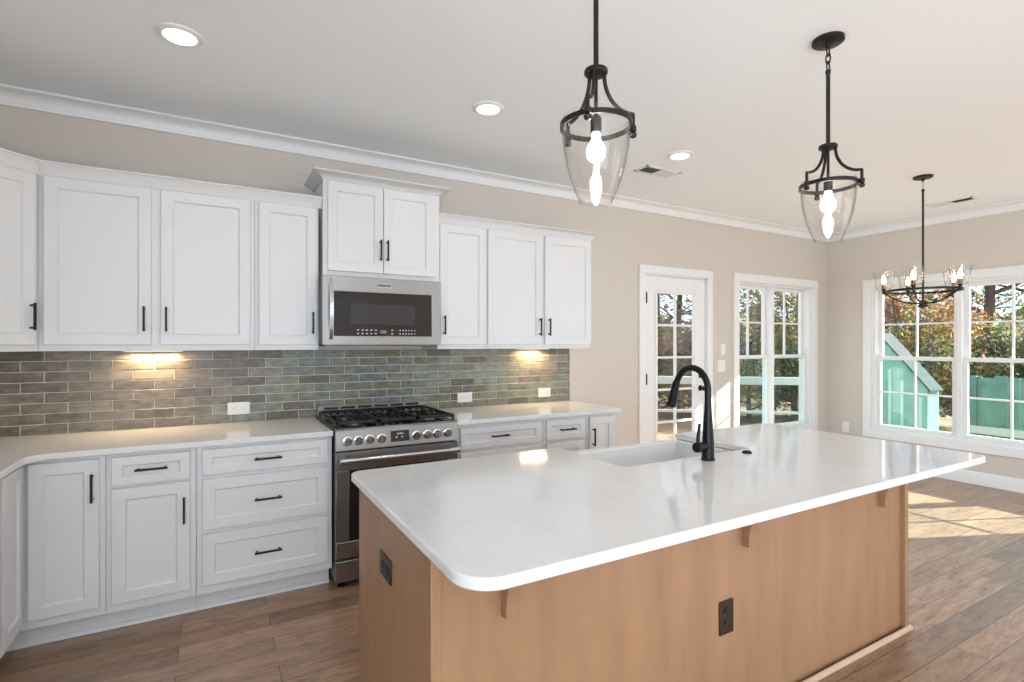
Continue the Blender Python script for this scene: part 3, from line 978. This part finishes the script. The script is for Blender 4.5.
m = MB().use(M['black_glass']).box(gx0_ - 0.001, gx1_ + 0.001, f0, f1 + 0.003, gz0_ - 0.001, gz1_ + 0.001)
m.use(M['oven_glass']).box(0.170, 0.590, f1 + 0.003, f1 + 0.002, 0.135, 0.262)
m.build('window', None, md)
yk = f1 + 0.0026
for (k0, nk, step, kw, kh) in ((0.210, 5, 0.028, 0.012, 0.003), (0.430, 1, 0.0, 0.013, 0.003), (0.485, 6, 0.020, 0.006, 0.004)):
    m = MB()
    for z in (0.098, 0.076):
        for k in range(nk):
            m.box(k0 + k * step, k0 + k * step + kw, yk, yk + 0.001, z - kh, z + kh)
    m.build('keypad', M['marks'], md, smooth=0)
m = MB().use(M['display'])
def digit(mb, x, z, w, h, segs):
    t = w * 0.22
    S = {'a': (x, x + w, z + h - t, z + h), 'd': (x, x + w, z, z + t), 'g': (x, x + w, z + h / 2 - t / 2, z + h / 2 + t / 2),
         'b': (x + w - t, x + w, z + h / 2, z + h), 'c': (x + w - t, x + w, z, z + h / 2), 'e': (x, x + t, z, z + h / 2), 'f': (x, x + t, z + h / 2, z + h)}
    for s in segs:
        q = S[s]
        mb.box(q[0], q[1], yk - 0.0004, yk + 0.001, q[2], q[3])
digit(m, 0.360, 0.078, 0.009, 0.018, 'abged')
digit(m, 0.373, 0.078, 0.009, 0.018, 'abcdefg')
digit(m, 0.386, 0.078, 0.009, 0.018, 'abcdefg')
m.build('clock_display', None, md, smooth=0)
hm = MB()
hp = [(0.050, f1 - 0.002 - 0.034 * math.sin(math.pi * i / 12), 0.040 + 0.370 * i / 12) for i in range(13)]
hm.tube(hp, 0.0, flat=(0.022, 0.014))
hm.build('handle', M['chrome'], md, smooth=60)
MB().use(M['chrome']).box(0.330, 0.430, f1 - 0.003, f1 + 0.001, 0.372, 0.398).use(M['steel_dark']).box(0.333, 0.427, f1 - 0.0036, f1 - 0.0028, 0.376, 0.394).build('badge', None, md)

# ------------------------------------------------------------------ wall plates
def outlet(name, label, loc, rotz, plate_mat, slot_mat, horizontal):
    t = thing(name, label, 'outlet', loc, rotz)
    w, h = (0.126, 0.078) if horizontal else (0.078, 0.126)
    MB().box(-w / 2, w / 2, -0.006, 0.0, -h / 2, h / 2).build('cover_plate', plate_mat, t, bevel=0.003)
    for s in (-1, 1):
        cx, cz = (s * 0.025, 0) if horizontal else (0, s * 0.025)
        m = MB().use(plate_mat)
        ov = [(0.0175 * math.cos(a * math.pi / 8), 0.0145 * math.sin(a * math.pi / 8)) for a in range(16)]
        ov = [(cx + (q if horizontal else p), cz + (p if horizontal else q)) for p, q in ov] if False else [(cx + p, cz + q) for p, q in ov]
        m.prism(ov, -0.0085, -0.0055, 'y').use(slot_mat)
        for (dx, dz) in ((-0.006, 0.002), (0.006, 0.002)):
            if horizontal: dx, dz = dz, dx
            sx_, sz_ = (0.0045, 0.0012) if horizontal else (0.0012, 0.0045)
            m.box(cx + dx - sx_, cx + dx + sx_, -0.0089, -0.0083, cz + dz - sz_, cz + dz + sz_)
        px, pz = (-0.007, 0) if horizontal else (0, -0.007)
        m.box(cx + px - 0.002, cx + px + 0.002, -0.0089, -0.0083, cz + pz - 0.002, cz + pz + 0.002)
        m.build('socket', None, t, smooth=0)
    return t
WP, SL = M['plastic'], M['slot']
outlet('wall_outlet', 'white outlet in the tile left of the range, sideways above the counter', (-0.463, -0.0100, 1.004), 0, WP, SL, True)
outlet('wall_outlet', 'white outlet in the tile right of the range, nearer to the range', (1.107, -0.0100, 0.995), 0, WP, SL, True)
outlet('wall_outlet', 'white outlet in the tile near the right end of the backsplash', (1.848, -0.0100, 0.999), 0, WP, SL, True)
outlet('wall_outlet', 'white outlet low on the beige right wall beside the triple window', (XR - 0.0005, -0.225, 0.405), math.radians(-90), WP, SL, False)
outlet('island_outlet', 'dark bronze outlet on the long wood face of the island', (1.071, -2.4507, 0.392), 0, M['bronze_plate'], M['dark'], False)
outlet('island_outlet', 'dark bronze outlet on the wood end panel of the island', (-0.1045, -2.066, 0.682), math.radians(-90), M['bronze_plate'], M['dark'], True)
def switch(label, x, z, n):
    t = thing('light_switch', label, 'switch', (x, -0.0005, z))
    w = 0.072 + (n - 1) * 0.046
    MB().box(-w / 2, w / 2, -0.006, 0, -0.060, 0.060).build('cover_plate', WP, t, bevel=0.003)
    for i in range(n):
        c = (i - (n - 1) / 2) * 0.046
        MB().prism([(-0.0055, -0.033), (-0.007, -0.033), (-0.0105, 0.033), (-0.0055, 0.033)], c - 0.0165, c + 0.0165, 'x').build('rocker', WP, t, bevel=0.001)
switch('single white light switch, upper of two between the door and the window', 4.122, 1.353, 1)
switch('wider white double light switch, lower of two between the door and the window', 4.100, 1.177, 2)

# ------------------------------------------------------------------ island
IX0, IX1, IYN, IYF = -0.138, 2.430, -2.778, -1.665       # worktop
BX0, BX1, BYN, BYF = -0.104, 2.397, -2.450, -1.690       # base
isl = thing('kitchen_island', 'maple-stained kitchen island base under the white worktop', 'island', (0, 0, 0))
SX0, SX1, SYN = 0.850, 1.640, -2.140                      # sink notch in the worktop
m = MB()
m.box(BX0 + 0.032, SX0 - 0.03, BYN + 0.02, BYF, 0.10, 0.882).box(SX1 + 0.03, BX1 - 0.032, BYN + 0.02, BYF, 0.10, 0.882).box(SX0 - 0.03, SX1 + 0.03, BYN + 0.02, BYF, 0.10, 0.64)
m.box(BX0 + 0.032, BX1 - 0.032, BYN + 0.02, BYF - 0.08, 0.001, 0.10)
m.build('carcass', M['maple'], isl)
MB().box(BX0 + 0.0315, BX1 - 0.0315, BYN, BYN + 0.0195, 0.001, 0.8825).build('back_panel', M['maple'], isl)
for (a, b) in ((BX0, BX0 + 0.031), (BX1 - 0.031, BX1)):
    MB().box(a, b, BYN - 0.022, BYF, 0.001, 0.8825).build('end_panel', M['maple'], isl, bevel=0.0025)
MB().prism([(BYN - 0.0225, 0.001), (BYN - 0.036, 0.001), (BYN - 0.035, 0.010), (BYN - 0.030, 0.017), (BYN - 0.0225, 0.020)], BX0 + 0.002, BX1 + 0.016, 'x').build('shoe_moulding', M['maple_trim'], isl)
for cx in (0.138, 1.188, 2.180):
    pr = [(BYN - 0.0005, 0.882), (BYN - 0.0005, 0.640), (BYN - 0.030, 0.640)]
    for i in range(9):
        a = i / 8 * math.pi / 2
        pr.append((BYN - 0.030 - 0.145 * (1 - math.cos(a)), 0.655 + 0.185 * math.sin(a)))
    pr += [(BYN - 0.175, 0.882)]
    MB().prism(pr, cx - 0.022, cx + 0.022, 'x').build('corbel', M['maple'], isl, bevel=0.0015)
# doors of the working side
def back_front(kind, x0, x1, z0, z1, h):
    f = MB().shaker(-x1, -x0, z0, z1, -0.021).build(kind, M['maple'], isl, smooth=20, loc=(0, BYF, 0), rotz=math.pi)
    pull(f, h[1], h[2], -0.021, h[0] == 'v')
for (a, b) in ((-0.04, 0.38), (0.39, 0.81), (1.68, 2.03), (2.04, 2.37)):
    back_front('door', a, b, 0.13, 0.86, ('v', -(b - 0.03), 0.74))
for (a, b) in ((0.83, 1.24), (1.25, 1.66)):
    back_front('door', a, b, 0.13, 0.62, ('v', -(b - 0.03), 0.52))
poly = arc(IX0 + 0.095, IYN + 0.095, 0.095, 180, 270, 12) + arc(IX1 - 0.06, IYN + 0.06, 0.06, 270, 360) + arc(IX1 - 0.05, IYF - 0.05, 0.05, 0, 90)
poly += [(SX1, IYF), (SX1, SYN + 0.03)] + arc(SX1 - 0.03, SYN + 0.03, 0.03, 0, -90, 4)[1:] + arc(SX0 + 0.03, SYN + 0.03, 0.03, 270, 180, 4) + [(SX0, IYF)]
poly += arc(IX0 + 0.05, IYF - 0.05, 0.05, 90, 180)
tag(MB().prism(poly, 0.884, 0.914).build('island_countertop', M['quartz'], bevel=0.005, segs=3), 'large white quartz worktop with rounded corners on the island', 'countertop')
# apron sink
sk = thing('apron_sink', 'white apron-front sink set into the island worktop', 'sink', ((SX0 + SX1) / 2, (SYN + IYF) / 2, 0.645))
hx, yn, yf_ = (SX1 - SX0) / 2 + 0.012, SYN - (SYN + IYF) / 2 - 0.012, IYF + 0.03 - (SYN + IYF) / 2
m = MB()
t = 0.02
m.box(-hx, hx, yn, yf_, 0.0, 0.022)
zt = 0.8825 - 0.645
m.box(-hx, -hx + t + 0.012, yn, IYF - (SYN + IYF) / 2, 0.022, zt).box(hx - t - 0.012, hx, yn, IYF - (SYN + IYF) / 2, 0.022, zt).box(-hx + t + 0.012, hx - t - 0.012, yn, yn + t + 0.012, 0.022, zt)
m.box(-hx + 0.015, hx - 0.015, IYF - 0.032 - (SYN + IYF) / 2, yf_, 0.022, 0.878 - 0.645)
m.build('basin', M['porcelain'], sk, bevel=0.006, segs=3)
MB().lathe([(0.045, 0.0222), (0.045, 0.025), (0.036, 0.026), (0.03, 0.024), (0, 0.024)], 20, (0, 0, 0)).build('drain', M['chrome'], sk)
# faucet
fc = thing('kitchen_faucet', 'matt black gooseneck faucet standing on the island beside the sink', 'faucet', (1.252, -2.218, 0.9143))
MB().lathe([(0.029, 0), (0.029, 0.006), (0.026, 0.010), (0.0245, 0.08), (0.0215, 0.13), (0.0165, 0.20), (0.0145, 0.25), (0.0, 0.25)], 24).build('body', M['black'], fc)
pts = [(0, 0, 0.24), (0, 0, 0.30)] + [(0, 0.088 - 0.088 * math.cos(a), 0.300 + 0.093 * math.sin(a)) for a in [math.radians(10 * i) for i in range(1, 16)]]
ex, ez = pts[-1][1], pts[-1][2]
pts += [(0, ex + 0.012, ez - 0.022)]
MB().tube(pts, 0.0140, 16).build('spout', M['black'], fc)
MB().tube([(0, ex + 0.010, ez - 0.018), (0, ex + 0.014, ez - 0.026), (0, ex + 0.028, ez - 0.075), (0, ex + 0.046, ez - 0.135)], [0.0145, 0.0165, 0.0185, 0.0225], 18).build('spray_head', M['black'], fc)
m = MB().tube([(-0.015, 0, 0.062), (-0.066, -0.008, 0.062)], 0.0195, 16).tube([(-0.062, -0.0075, 0.062), (-0.066, -0.008, 0.062), (-0.084, -0.010, 0.062)], [0.0195, 0.0215, 0.0205], 16)
m.tube([(-0.074, -0.009, 0.070), (-0.066, -0.006, 0.115), (-0.052, 0.0, 0.160)], [0.0085, 0.0075, 0.0065], 10)
m.build('lever', M['black'], fc)
tag(MB().lathe([(0.022, 0), (0.022, 0.004), (0.017, 0.008), (0.016, 0.011), (0.0, 0.011)], 20).build('air_switch', M['black'], loc=(1.525, -2.207, 0.9143)), 'small round black button on the island worktop right of the faucet', 'button')

# ------------------------------------------------------------------ ceiling fixtures
def downlight(x, y, label):
    t = thing('recessed_light', label, 'light', (x, y, H), group=None)
    MB().lathe([(0.092, -0.0003), (0.090, -0.006), (0.068, -0.013), (0.064, -0.010), (0.064, -0.0003)], 32, close=True).build('trim_ring', M['trim'], t)
    MB().lathe([(0.0, -0.009), (0.064, -0.009), (0.064, -0.0085), (0.0, -0.0085)], 32).build('lens', M['can'], t)
    return t
CAN = 1.4
cans = [(-0.728, -1.044, 'round recessed light in the ceiling above the left cabinets, nearest the left edge'),
        (0.772, -1.074, 'round recessed light in the ceiling in front of the microwave cabinet'),
        (2.312, -1.083, 'round recessed light in the ceiling just above the air vent between the pendants')]
for x, y, lb in cans:
    downlight(x, y, lb)
for (x, y) in [(c[0], c[1]) for c in cans]:
    area_light('downlight_lamp', (x, y, H - 0.02), (0, 0, 0), 0.12, 0.12, CAN, (1.0, 0.95, 0.90), 'DISK', 150)
def vent(label, x0, x1, y0, y1, along_x):
    t = thing('ceiling_vent', label, 'vent', ((x0 + x1) / 2, (y0 + y1) / 2, H))
    w, d = (x1 - x0) / 2, (y1 - y0) / 2
    m = MB().box(-w, w, -d, -d + 0.02, -0.006, -0.0003).box(-w, w, d - 0.02, d, -0.006, -0.0003).box(-w, -w + 0.02, -d, d, -0.006, -0.0003).box(w - 0.02, w, -d, d, -0.006, -0.0003)
    if along_x: m.box(-0.006, 0.006, -d, d, -0.006, -0.0003)
    else: m.box(-w, w, -0.006, 0.006, -0.006, -0.0003)
    m.build('frame', M['trim'], t)
    MB().box(-w + 0.019, w - 0.019, -d + 0.019, d - 0.019, -0.0012, -0.0003).build('duct_opening', M['dark'], t)
    m = MB()
    n = 14
    for i in range(n):
        for half in (-1, 1):
            L = (w if along_x else d) - 0.026
            c = half * (0.008 + L * (i + 0.5) / n)
            s = 0.0045 * half
            if along_x:
                m.add([(c - s, -d + 0.02, -0.0015), (c - s, d - 0.02, -0.0015), (c + s, d - 0.02, -0.0070), (c + s, -d + 0.02, -0.0070),
                       (c - s + 0.001, -d + 0.02, -0.0015), (c - s + 0.001, d - 0.02, -0.0015), (c + s + 0.001, d - 0.02, -0.0070), (c + s + 0.001, -d + 0.02, -0.0070)],
                      [(0, 1, 2, 3), (7, 6, 5, 4), (0, 4, 5, 1), (1, 5, 6, 2), (2, 6, 7, 3), (3, 7, 4, 0)])
            else:
                m.add([(-w + 0.02, c - s, -0.0015), (w - 0.02, c - s, -0.0015), (w - 0.02, c + s, -0.0070), (-w + 0.02, c + s, -0.0070),
                       (-w + 0.02, c - s + 0.001, -0.0015), (w - 0.02, c - s + 0.001, -0.0015), (w - 0.02, c + s + 0.001, -0.0070), (-w + 0.02, c + s + 0.001, -0.0070)],
                      [(0, 1, 2, 3), (7, 6, 5, 4), (0, 4, 5, 1), (1, 5, 6, 2), (2, 6, 7, 3), (3, 7, 4, 0)])
    m.build('louvers', M['trim'], t, smooth=0)
vent('white ceiling air vent behind the nearer pendant', 2.255, 2.615, -0.815, -0.665, True)
vent('white ceiling air vent near the right wall, behind the chandelier rod', 5.455, 5.605, -1.655, -1.295, False)

def ring_pts(r, z, n=48, c=(0, 0)): return [(c[0] + r * math.cos(2 * math.pi * i / n), c[1] + r * math.sin(2 * math.pi * i / n), z) for i in range(n)]
def make_pendant(label, x, y, turn):
    t = thing('pendant_light', label, 'pendant light', (x, y, H))
    MB().lathe([(0.064, -0.0004), (0.064, -0.014), (0.058, -0.019), (0.012, -0.024), (0.010, -0.034), (0, -0.034)], 28).build('canopy', M['bronze'], t)
    ch = MB()
    for i in range(3):
        z = -0.052 - i * 0.034
        pl = []
        for k in range(20):
            a = 2 * math.pi * k / 20
            u, w = 0.010 * math.cos(a), 0.023 * math.sin(a)
            pl.append((u, 0, z + w) if i % 2 == 0 else (0, u, z + w))
        ch.tube(pl, 0.0032, 8, closed=True)
    ch.build('chain', M['bronze'], t)
    zr = -0.652        # ring height
    MB().tube([(0, 0, -0.138), (0, 0, -0.472)], 0.0085, 14).lathe([(0.0, -0.134), (0.011, -0.138), (0.011, -0.15), (0.0085, -0.156)], 14).build('rod', M['bronze'], t)
    MB().lathe([(0.0, -0.466), (0.018, -0.468), (0.036, -0.472), (0.038, -0.476), (0.038, -0.484), (0.035, -0.488), (0.024, -0.491), (0.0, -0.491)], 28).build('hub', M['bronze'], t)
    R = 0.113
    m = MB()
    prof = [(R - 0.002, zr - 0.008), (R + 0.003, zr - 0.008), (R + 0.003, zr + 0.008), (R - 0.002, zr + 0.008)]
    m.lathe(prof, 48, close=True)
    m.build('ring', M['bronze'], t)
    for i in range(3):
        a = math.radians(turn + 120 * i)
        ca, sa = math.cos(a), math.sin(a)
        ap = []
        for k in range(13):
            s = k / 12
            ap.append((0.028 + (R + 0.012 - 0.028) * (1 - math.cos(s * math.pi / 2)) , -0.488 - 0.118 * math.sin(s * math.pi / 2)))
        ap += [(R + 0.013, -0.609), (R + 0.013, zr - 0.004)]
        am = MB().tube([(r_ * ca, r_ * sa, z_) for r_, z_ in ap], 0.0065, 10)
        am.lathe([(0.0, zr + 0.010), (0.011, zr + 0.006), (0.011, zr - 0.010), (0.0, zr - 0.014)], 12, (ca * (R + 0.013), sa * (R + 0.013), 0))
        am.lathe([(0.0, zr - 0.008), (0.006, zr - 0.012), (0.013, zr - 0.020), (0.010, zr - 0.029), (0.0, zr - 0.033)], 12, (ca * (R + 0.013), sa * (R + 0.013), 0))
        am.build('arm', M['bronze'], t)
    sk_ = MB().tube([(0, 0, -0.488), (0, 0, -0.630)], 0.006, 10).lathe([(0.0, -0.618), (0.014, -0.623), (0.018, -0.632), (0.018, -0.676), (0.0, -0.678)], 20)
    so = sk_.build('socket', M['bronze'], t)
    bp = [(0.0, -0.6775), (0.0130, -0.679), (0.0135, -0.694), (0.0175, -0.706), (0.0255, -0.716), (0.0295, -0.729), (0.0300, -0.740), (0.0270, -0.755), (0.0180, -0.766), (0.0, -0.770)]
    MB().lathe(bp, 24).build('bulb', M['glow'], t)
    gp = [(R - 0.004, zr + 0.022), (R - 0.004, zr - 0.02), (R - 0.008, zr - 0.075), (R - 0.018, zr - 0.130), (R - 0.034, zr - 0.185), (R - 0.052, zr - 0.230), (R - 0.060, zr - 0.2485)]
    inner = [(r_ - 0.003, z_) for r_, z_ in gp][::-1]
    MB().lathe(gp + inner, 48, close=True).build('glass_shade', M['shade'], t, smooth=60)
    return t
make_pendant('clear glass pendant over the near end of the island, its canopy out of frame', 0.477, -2.426, -20)
make_pendant('clear glass pendant with visible canopy over the far end of the island', 1.784, -2.426, -70)

# chandelier of the eating area
CH = (4.400, -1.708, H)
ch = thing('chandelier', 'five-light black ring chandelier in front of the triple window', 'chandelier', CH)
MB().lathe([(0.068, -0.0004), (0.068, -0.010), (0.062, -0.016), (0.012, -0.022), (0.009, -0.040), (0, -0.040)], 28).build('canopy', M['bronze'], ch)
m = MB().tube([(0, 0, -0.11), (0, 0, -1.03)], 0.0075, 12)
m.lathe([(0, -0.10), (0.011, -0.104), (0.011, -0.118), (0.0075, -0.124)], 12)
m.build('rod', M['bronze'], ch)
MB().tube([(0.010 * math.cos(a), 0, -0.068 + 0.034 * math.sin(a)) for a in [2 * math.pi * k / 20 for k in range(20)]], 0.0035, 8, closed=True).build('link', M['chrome'], ch)
MB().lathe([(0, -1.005), (0.024, -1.010), (0.026, -1.040), (0.036, -1.044), (0.036, -1.056), (0.014, -1.062), (0, -1.066)], 20).build('hub', M['bronze'], ch)
RC, ZC = 0.250, -0.925
MB().lathe([(RC - 0.004, ZC - 0.009), (RC + 0.004, ZC - 0.009), (RC + 0.004, ZC + 0.009), (RC - 0.004, ZC + 0.009)], 64, close=True).build('ring', M['bronze'], ch)
yaw = math.radians(60.4945)
rx, ry = math.sin(yaw), -math.cos(yaw)
fx, fy = math.cos(yaw), math.sin(yaw)
for deg in (185, 257, -31, 41, 113):
    a = math.radians(deg)
    lat = 0.79 * math.cos(a) + 0.62 * math.sin(a)
    dep = -0.62 * math.cos(a) + 0.79 * math.sin(a)
    ca, sa = lat * rx + dep * fx, lat * ry + dep * fy
    ap = [(0.02 + (RC - 0.02) * s, ZC - 0.095 * (1 - s) ** 0.75 - 0.02 * math.sin(s * math.pi)) for s in [k / 10 for k in range(11)]]
    arm = MB().tube([(r_ * ca, r_ * sa, z_ - 0.008) for r_, z_ in ap], 0.006, 8)
    px, py = ca * (RC + 0.010), sa * (RC + 0.010)
    arm.lathe([(0.0, ZC - 0.022), (0.009, ZC - 0.016), (0.010, ZC + 0.012), (0.017, ZC + 0.020), (0.017, ZC + 0.026), (0.0, ZC + 0.028)], 14, (px, py, 0))
    arm.build('arm', M['bronze'], ch)
    MB().lathe([(0.0, ZC + 0.0285), (0.014, ZC + 0.030), (0.014, ZC + 0.066), (0, ZC + 0.068)], 14, (px, py, 0)).build('socket', paint('aged_copper', (0.25, 0.11, 0.05), 0.35, 0.8) if 'copper' not in M else M['copper'], ch)
    MB().lathe([(0.0, ZC + 0.069), (0.008, ZC + 0.070), (0.0155, ZC + 0.090), (0.0145, ZC + 0.108), (0.007, ZC + 0.135), (0.0, ZC + 0.148)], 14, (px, py, 0)).build('bulb', M['filament'], ch)
    gp = [(0.040, ZC + 0.024), (0.053, ZC + 0.030), (0.057, ZC + 0.045), (0.062, ZC + 0.100), (0.073, ZC + 0.168)]
    MB().lathe(gp + [(r_ - 0.003, z_ + 0.001) for r_, z_ in gp][::-1], 28, (px, py, 0), close=True).build('glass_shade', M['shade'], ch, smooth=60)

# ------------------------------------------------------------------ outside
GZ = -0.55
struct(MB().box(-20, 60, 0.5, 60, GZ - 0.2, GZ).use(M['ground']).box(XR + 0.6, 60, -40, 0.5, GZ - 0.2, GZ).build('ground', M['ground']))
struct(MB().box(2.2, 4.6, WT + 0.01, 1.7, -0.16, -0.04).build('porch_slab', M['deck']))
# railing beyond the door
pa, pb = Vector((4.75, 2.50, 0)), Vector((6.95, 0.78, 0))
rl = thing('porch_railing', 'white porch railing outside the back door and window', 'railing', (pa.x, pa.y, GZ))
dv = (pb - pa)
L = dv.length
ang = math.atan2(dv.y, dv.x)
m = MB().box(0, L, -0.05, 0.05, 1.36, 1.47)
m.build('top_rail', M['white_wood'], rl, rotz=ang)
MB().box(0, L, -0.02, 0.02, 0.93, 0.97).build('lower_rail', M['white_wood'], rl, rotz=ang)
for s in (0.03, 0.5, 0.97):
    MB().box(L * s - 0.03, L * s + 0.03, -0.03, 0.03, 0.001, 1.47).build('post', M['white_wood'], rl, rotz=ang)
# shed-shaped stand-in for unidentified green shapes in the triple window
sh = thing('garden_shed', 'pale green shed with sloping roof seen through the triple window', 'shed', (9.9, 0.75, GZ))
MB().prism([(-0.34, 0.001), (0.34, 0.001), (0.34, 2.06), (-0.34, 1.22)], -0.2, 0.2, 'x').build('wall', M['siding'], sh)
MB().prism([(-0.39, 1.163), (0.39, 2.127), (0.39, 2.16), (-0.39, 1.196)], -0.23, 0.23, 'x').build('roof', M['roof'], sh)
for y in (-0.24, 0.03, 0.22):
    MB().box(-0.215, -0.2005, y - 0.022, y + 0.022, 0.02, 1.30 + y).build('batten', M['pale_batten'], sh)
# fence-shaped stand-in for the unidentified green band low in the panes
fn = thing('garden_fence', 'low pale green board fence beyond the triple window', 'fence', (10.0, -1.6, GZ))
m = MB()
for i in range(23):
    m.box(-0.018, 0.018, -1.9 + i * 0.15, -1.9 + i * 0.15 + 0.142, 0.30, 1.42 + 0.02 * (i % 3))
m.build('boards', M['fence'], fn)
MB().box(-0.05, -0.021, -1.9, 1.55, 0.54, 0.66).build('base_rail', M['white_wood'], fn)
for y in (-1.85, -0.1, 1.5):
    MB().box(-0.04, 0.04, y - 0.04, y + 0.04, 0.001, 1.45).build('post', M['fence'], fn)

trnd = random.Random(21)
def tree(x, y, h, spread, base_z, kinds, n, leaf, label, group, branches=8, bare=0.0):
    t = thing('tree', label, 'tree', (x, y, GZ), group=group)
    tr = MB()
    r0 = 0.045 + h * 0.011
    lean = (trnd.uniform(-0.25, 0.25), trnd.uniform(-0.25, 0.25))
    def axis(s): return Vector((lean[0] * s * s * h * 0.25, lean[1] * s * s * h * 0.25, s * h * 0.92))
    tr.tube([axis(i / 6) + (Vector((0, 0, 0.0)) if i else Vector((0, 0, 0.002))) for i in range(7)], [r0 * (1 - 0.8 * i / 6) for i in range(7)], 8)
    tips = []
    for b in range(branches):
        s = base_z + (0.95 - base_z) * (b + 0.5) / branches
        p = axis(s)
        a = b * 2.4 + trnd.uniform(-0.4, 0.4)
        ln = spread * (1.15 - 0.6 * abs(s - 0.5)) * trnd.uniform(0.7, 1.1)
        q = p + Vector((math.cos(a) * ln * 0.5, math.sin(a) * ln * 0.5, ln * 0.18))
        e = p + Vector((math.cos(a) * ln, math.sin(a) * ln, ln * trnd.uniform(0.3, 0.7)))
        rb = max(0.010, r0 * (1 - 0.8 * s) * 0.5)
        tr.tube([p, q, e], [rb, rb * 0.7, rb * 0.25], 6)
        for k in range(2):
            a2 = a + trnd.uniform(-0.9, 0.9)
            e2 = q + Vector((math.cos(a2) * ln * 0.5, math.sin(a2) * ln * 0.5, ln * trnd.uniform(0.0, 0.5)))
            tr.tube([q, e2], [rb * 0.5, rb * 0.15], 5)
            tips.append(e2)
        tips += [e, (q + e) / 2]
    tr.build('trunk', M['bark'], t)
    lf = MB()
    per = max(1, n // len(tips))
    for c in tips:
        rr = spread * trnd.uniform(0.22, 0.42)
        mk = trnd.choice(kinds)
        for i in range(per):
            d = Vector((trnd.gauss(0, 1), trnd.gauss(0, 1), trnd.gauss(0, 0.8)))
            d = d * (rr * 0.6)
            p = c + d
            if p.z < 0.1: p.z = 0.1 + trnd.random() * 0.3
            lf.use(LEAF[mk if trnd.random() < 0.7 else trnd.choice(kinds)])
            u = Vector((trnd.gauss(0, 1), trnd.gauss(0, 1), trnd.gauss(0, 1))).normalized()
            w = u.orthogonal().normalized()
            s_ = leaf * trnd.uniform(0.6, 1.3)
            lf.add([p - u * s_, p + w * s_ * 0.55, p + u * s_, p - w * s_ * 0.55], [(0, 1, 2, 3)])
    lf.build('foliage', None, t, smooth=0)
    return t
def polar(deg, dist):
    a = math.radians(deg)
    return -0.59 + dist * math.cos(a), -3.77 + dist * math.sin(a)      # bearings from the kitchen
# understory: dense low trees, nearest row
low = [(14.0, 15.5, 'green'), (16.3, 16.5, 'green'), (18.4, 15, 'green'), (22.3, 16.5, 'orange'), (23.9, 15, 'orange'), (25.0, 16.5, 'olive'), (27.5, 15, 'green'), (30.2, 16, 'olive'), (32.2, 14.5, 'olive'), (34.0, 16.5, 'olive'), (36.2, 15, 'green'), (38.5, 16, 'brown'), (41, 15, 'brown'), (43, 16.5, 'brown'), (45.2, 14.5, 'brown'), (48, 16, 'olive')]
KIND = {'orange': (['orange', 'russet', 'yellow', 'brown'], 'orange and russet autumn tree outside, in the near row beyond the yard'),
        'olive': (['olive', 'brown', 'green', 'yellow'], 'olive and brown bushy tree outside, in the near row beyond the yard'),
        'green': (['green', 'olive', 'dark', 'brown'], 'dark green bushy tree outside, in the near row beyond the yard'),
        'brown': (['brown', 'russet', 'brown', 'olive'], 'brown-leaved bushy tree outside, in the near row beyond the yard')}
for (dg, ds, kd) in low:
    x, y = polar(dg, ds)
    hh = {'orange': 3.2, 'olive': 3.2, 'green': 2.1, 'brown': 2.3}[kd] * trnd.uniform(0.9, 1.1)
    tree(x, y, hh, 1.05, 0.05, KIND[kd][0], 3600, 0.060, KIND[kd][1], kd + ' near-row trees', 10)
# taller, thinner trees behind that let the sky through
tall = [(15.5, 21, 'dark'), (18.3, 20, 'dark'), (20.3, 23, 'dark'), (23, 22, 'brown'), (25.2, 21, 'dark'), (28, 22, 'dark'), (32, 21, 'dark'), (34.5, 23, 'green'), (37.5, 22, 'olive'), (40.5, 21, 'brown'), (43, 23, 'dark'), (45, 21, 'brown'), (48, 22, 'dark')]
for (dg, ds, kd) in tall:
    x, y = polar(dg, ds)
    kk = {'dark': ['dark', 'green', 'dark'], 'brown': ['brown', 'russet', 'olive'], 'green': ['green', 'olive'], 'olive': ['olive', 'green', 'yellow']}[kd]
    lab = {'dark': 'tall dark evergreen with open branches outside, behind the near row', 'brown': 'tall brown-leaved tree outside, behind the near row', 'green': 'tall green tree outside, behind the near row', 'olive': 'tall olive-leaved tree outside, behind the near row'}[kd]
    tree(x, y, trnd.uniform(8.5, 11), 2.0, 0.2, kk, 1500, 0.085, lab, kd + ' tall trees', 14)
# far woods that close the view low down
wd = MB()
for i in range(9000):
    dg, ds = trnd.uniform(8, 54), trnd.uniform(25, 30)
    x, y = polar(dg, ds)
    z = GZ + 2.9 * trnd.random() ** 1.2 + 0.5 * math.sin(dg * 1.3)
    wd.use(LEAF[trnd.choice(['brown', 'russet', 'olive', 'green', 'brown', 'dark'])])
    u = Vector((trnd.gauss(0, 1), trnd.gauss(0, 1), trnd.gauss(0, 1))).normalized()
    w = u.orthogonal().normalized()
    s_ = trnd.uniform(0.15, 0.34)
    p = Vector((x, y, max(z, GZ + 0.1)))
    wd.add([p - u * s_, p + w * s_ * 0.6, p + u * s_, p - w * s_ * 0.6], [(0, 1, 2, 3)])
tag(wd.build('woodland', None, smooth=0), 'brown and green autumn woodland far behind the trees outside', 'woods', None, 'stuff')
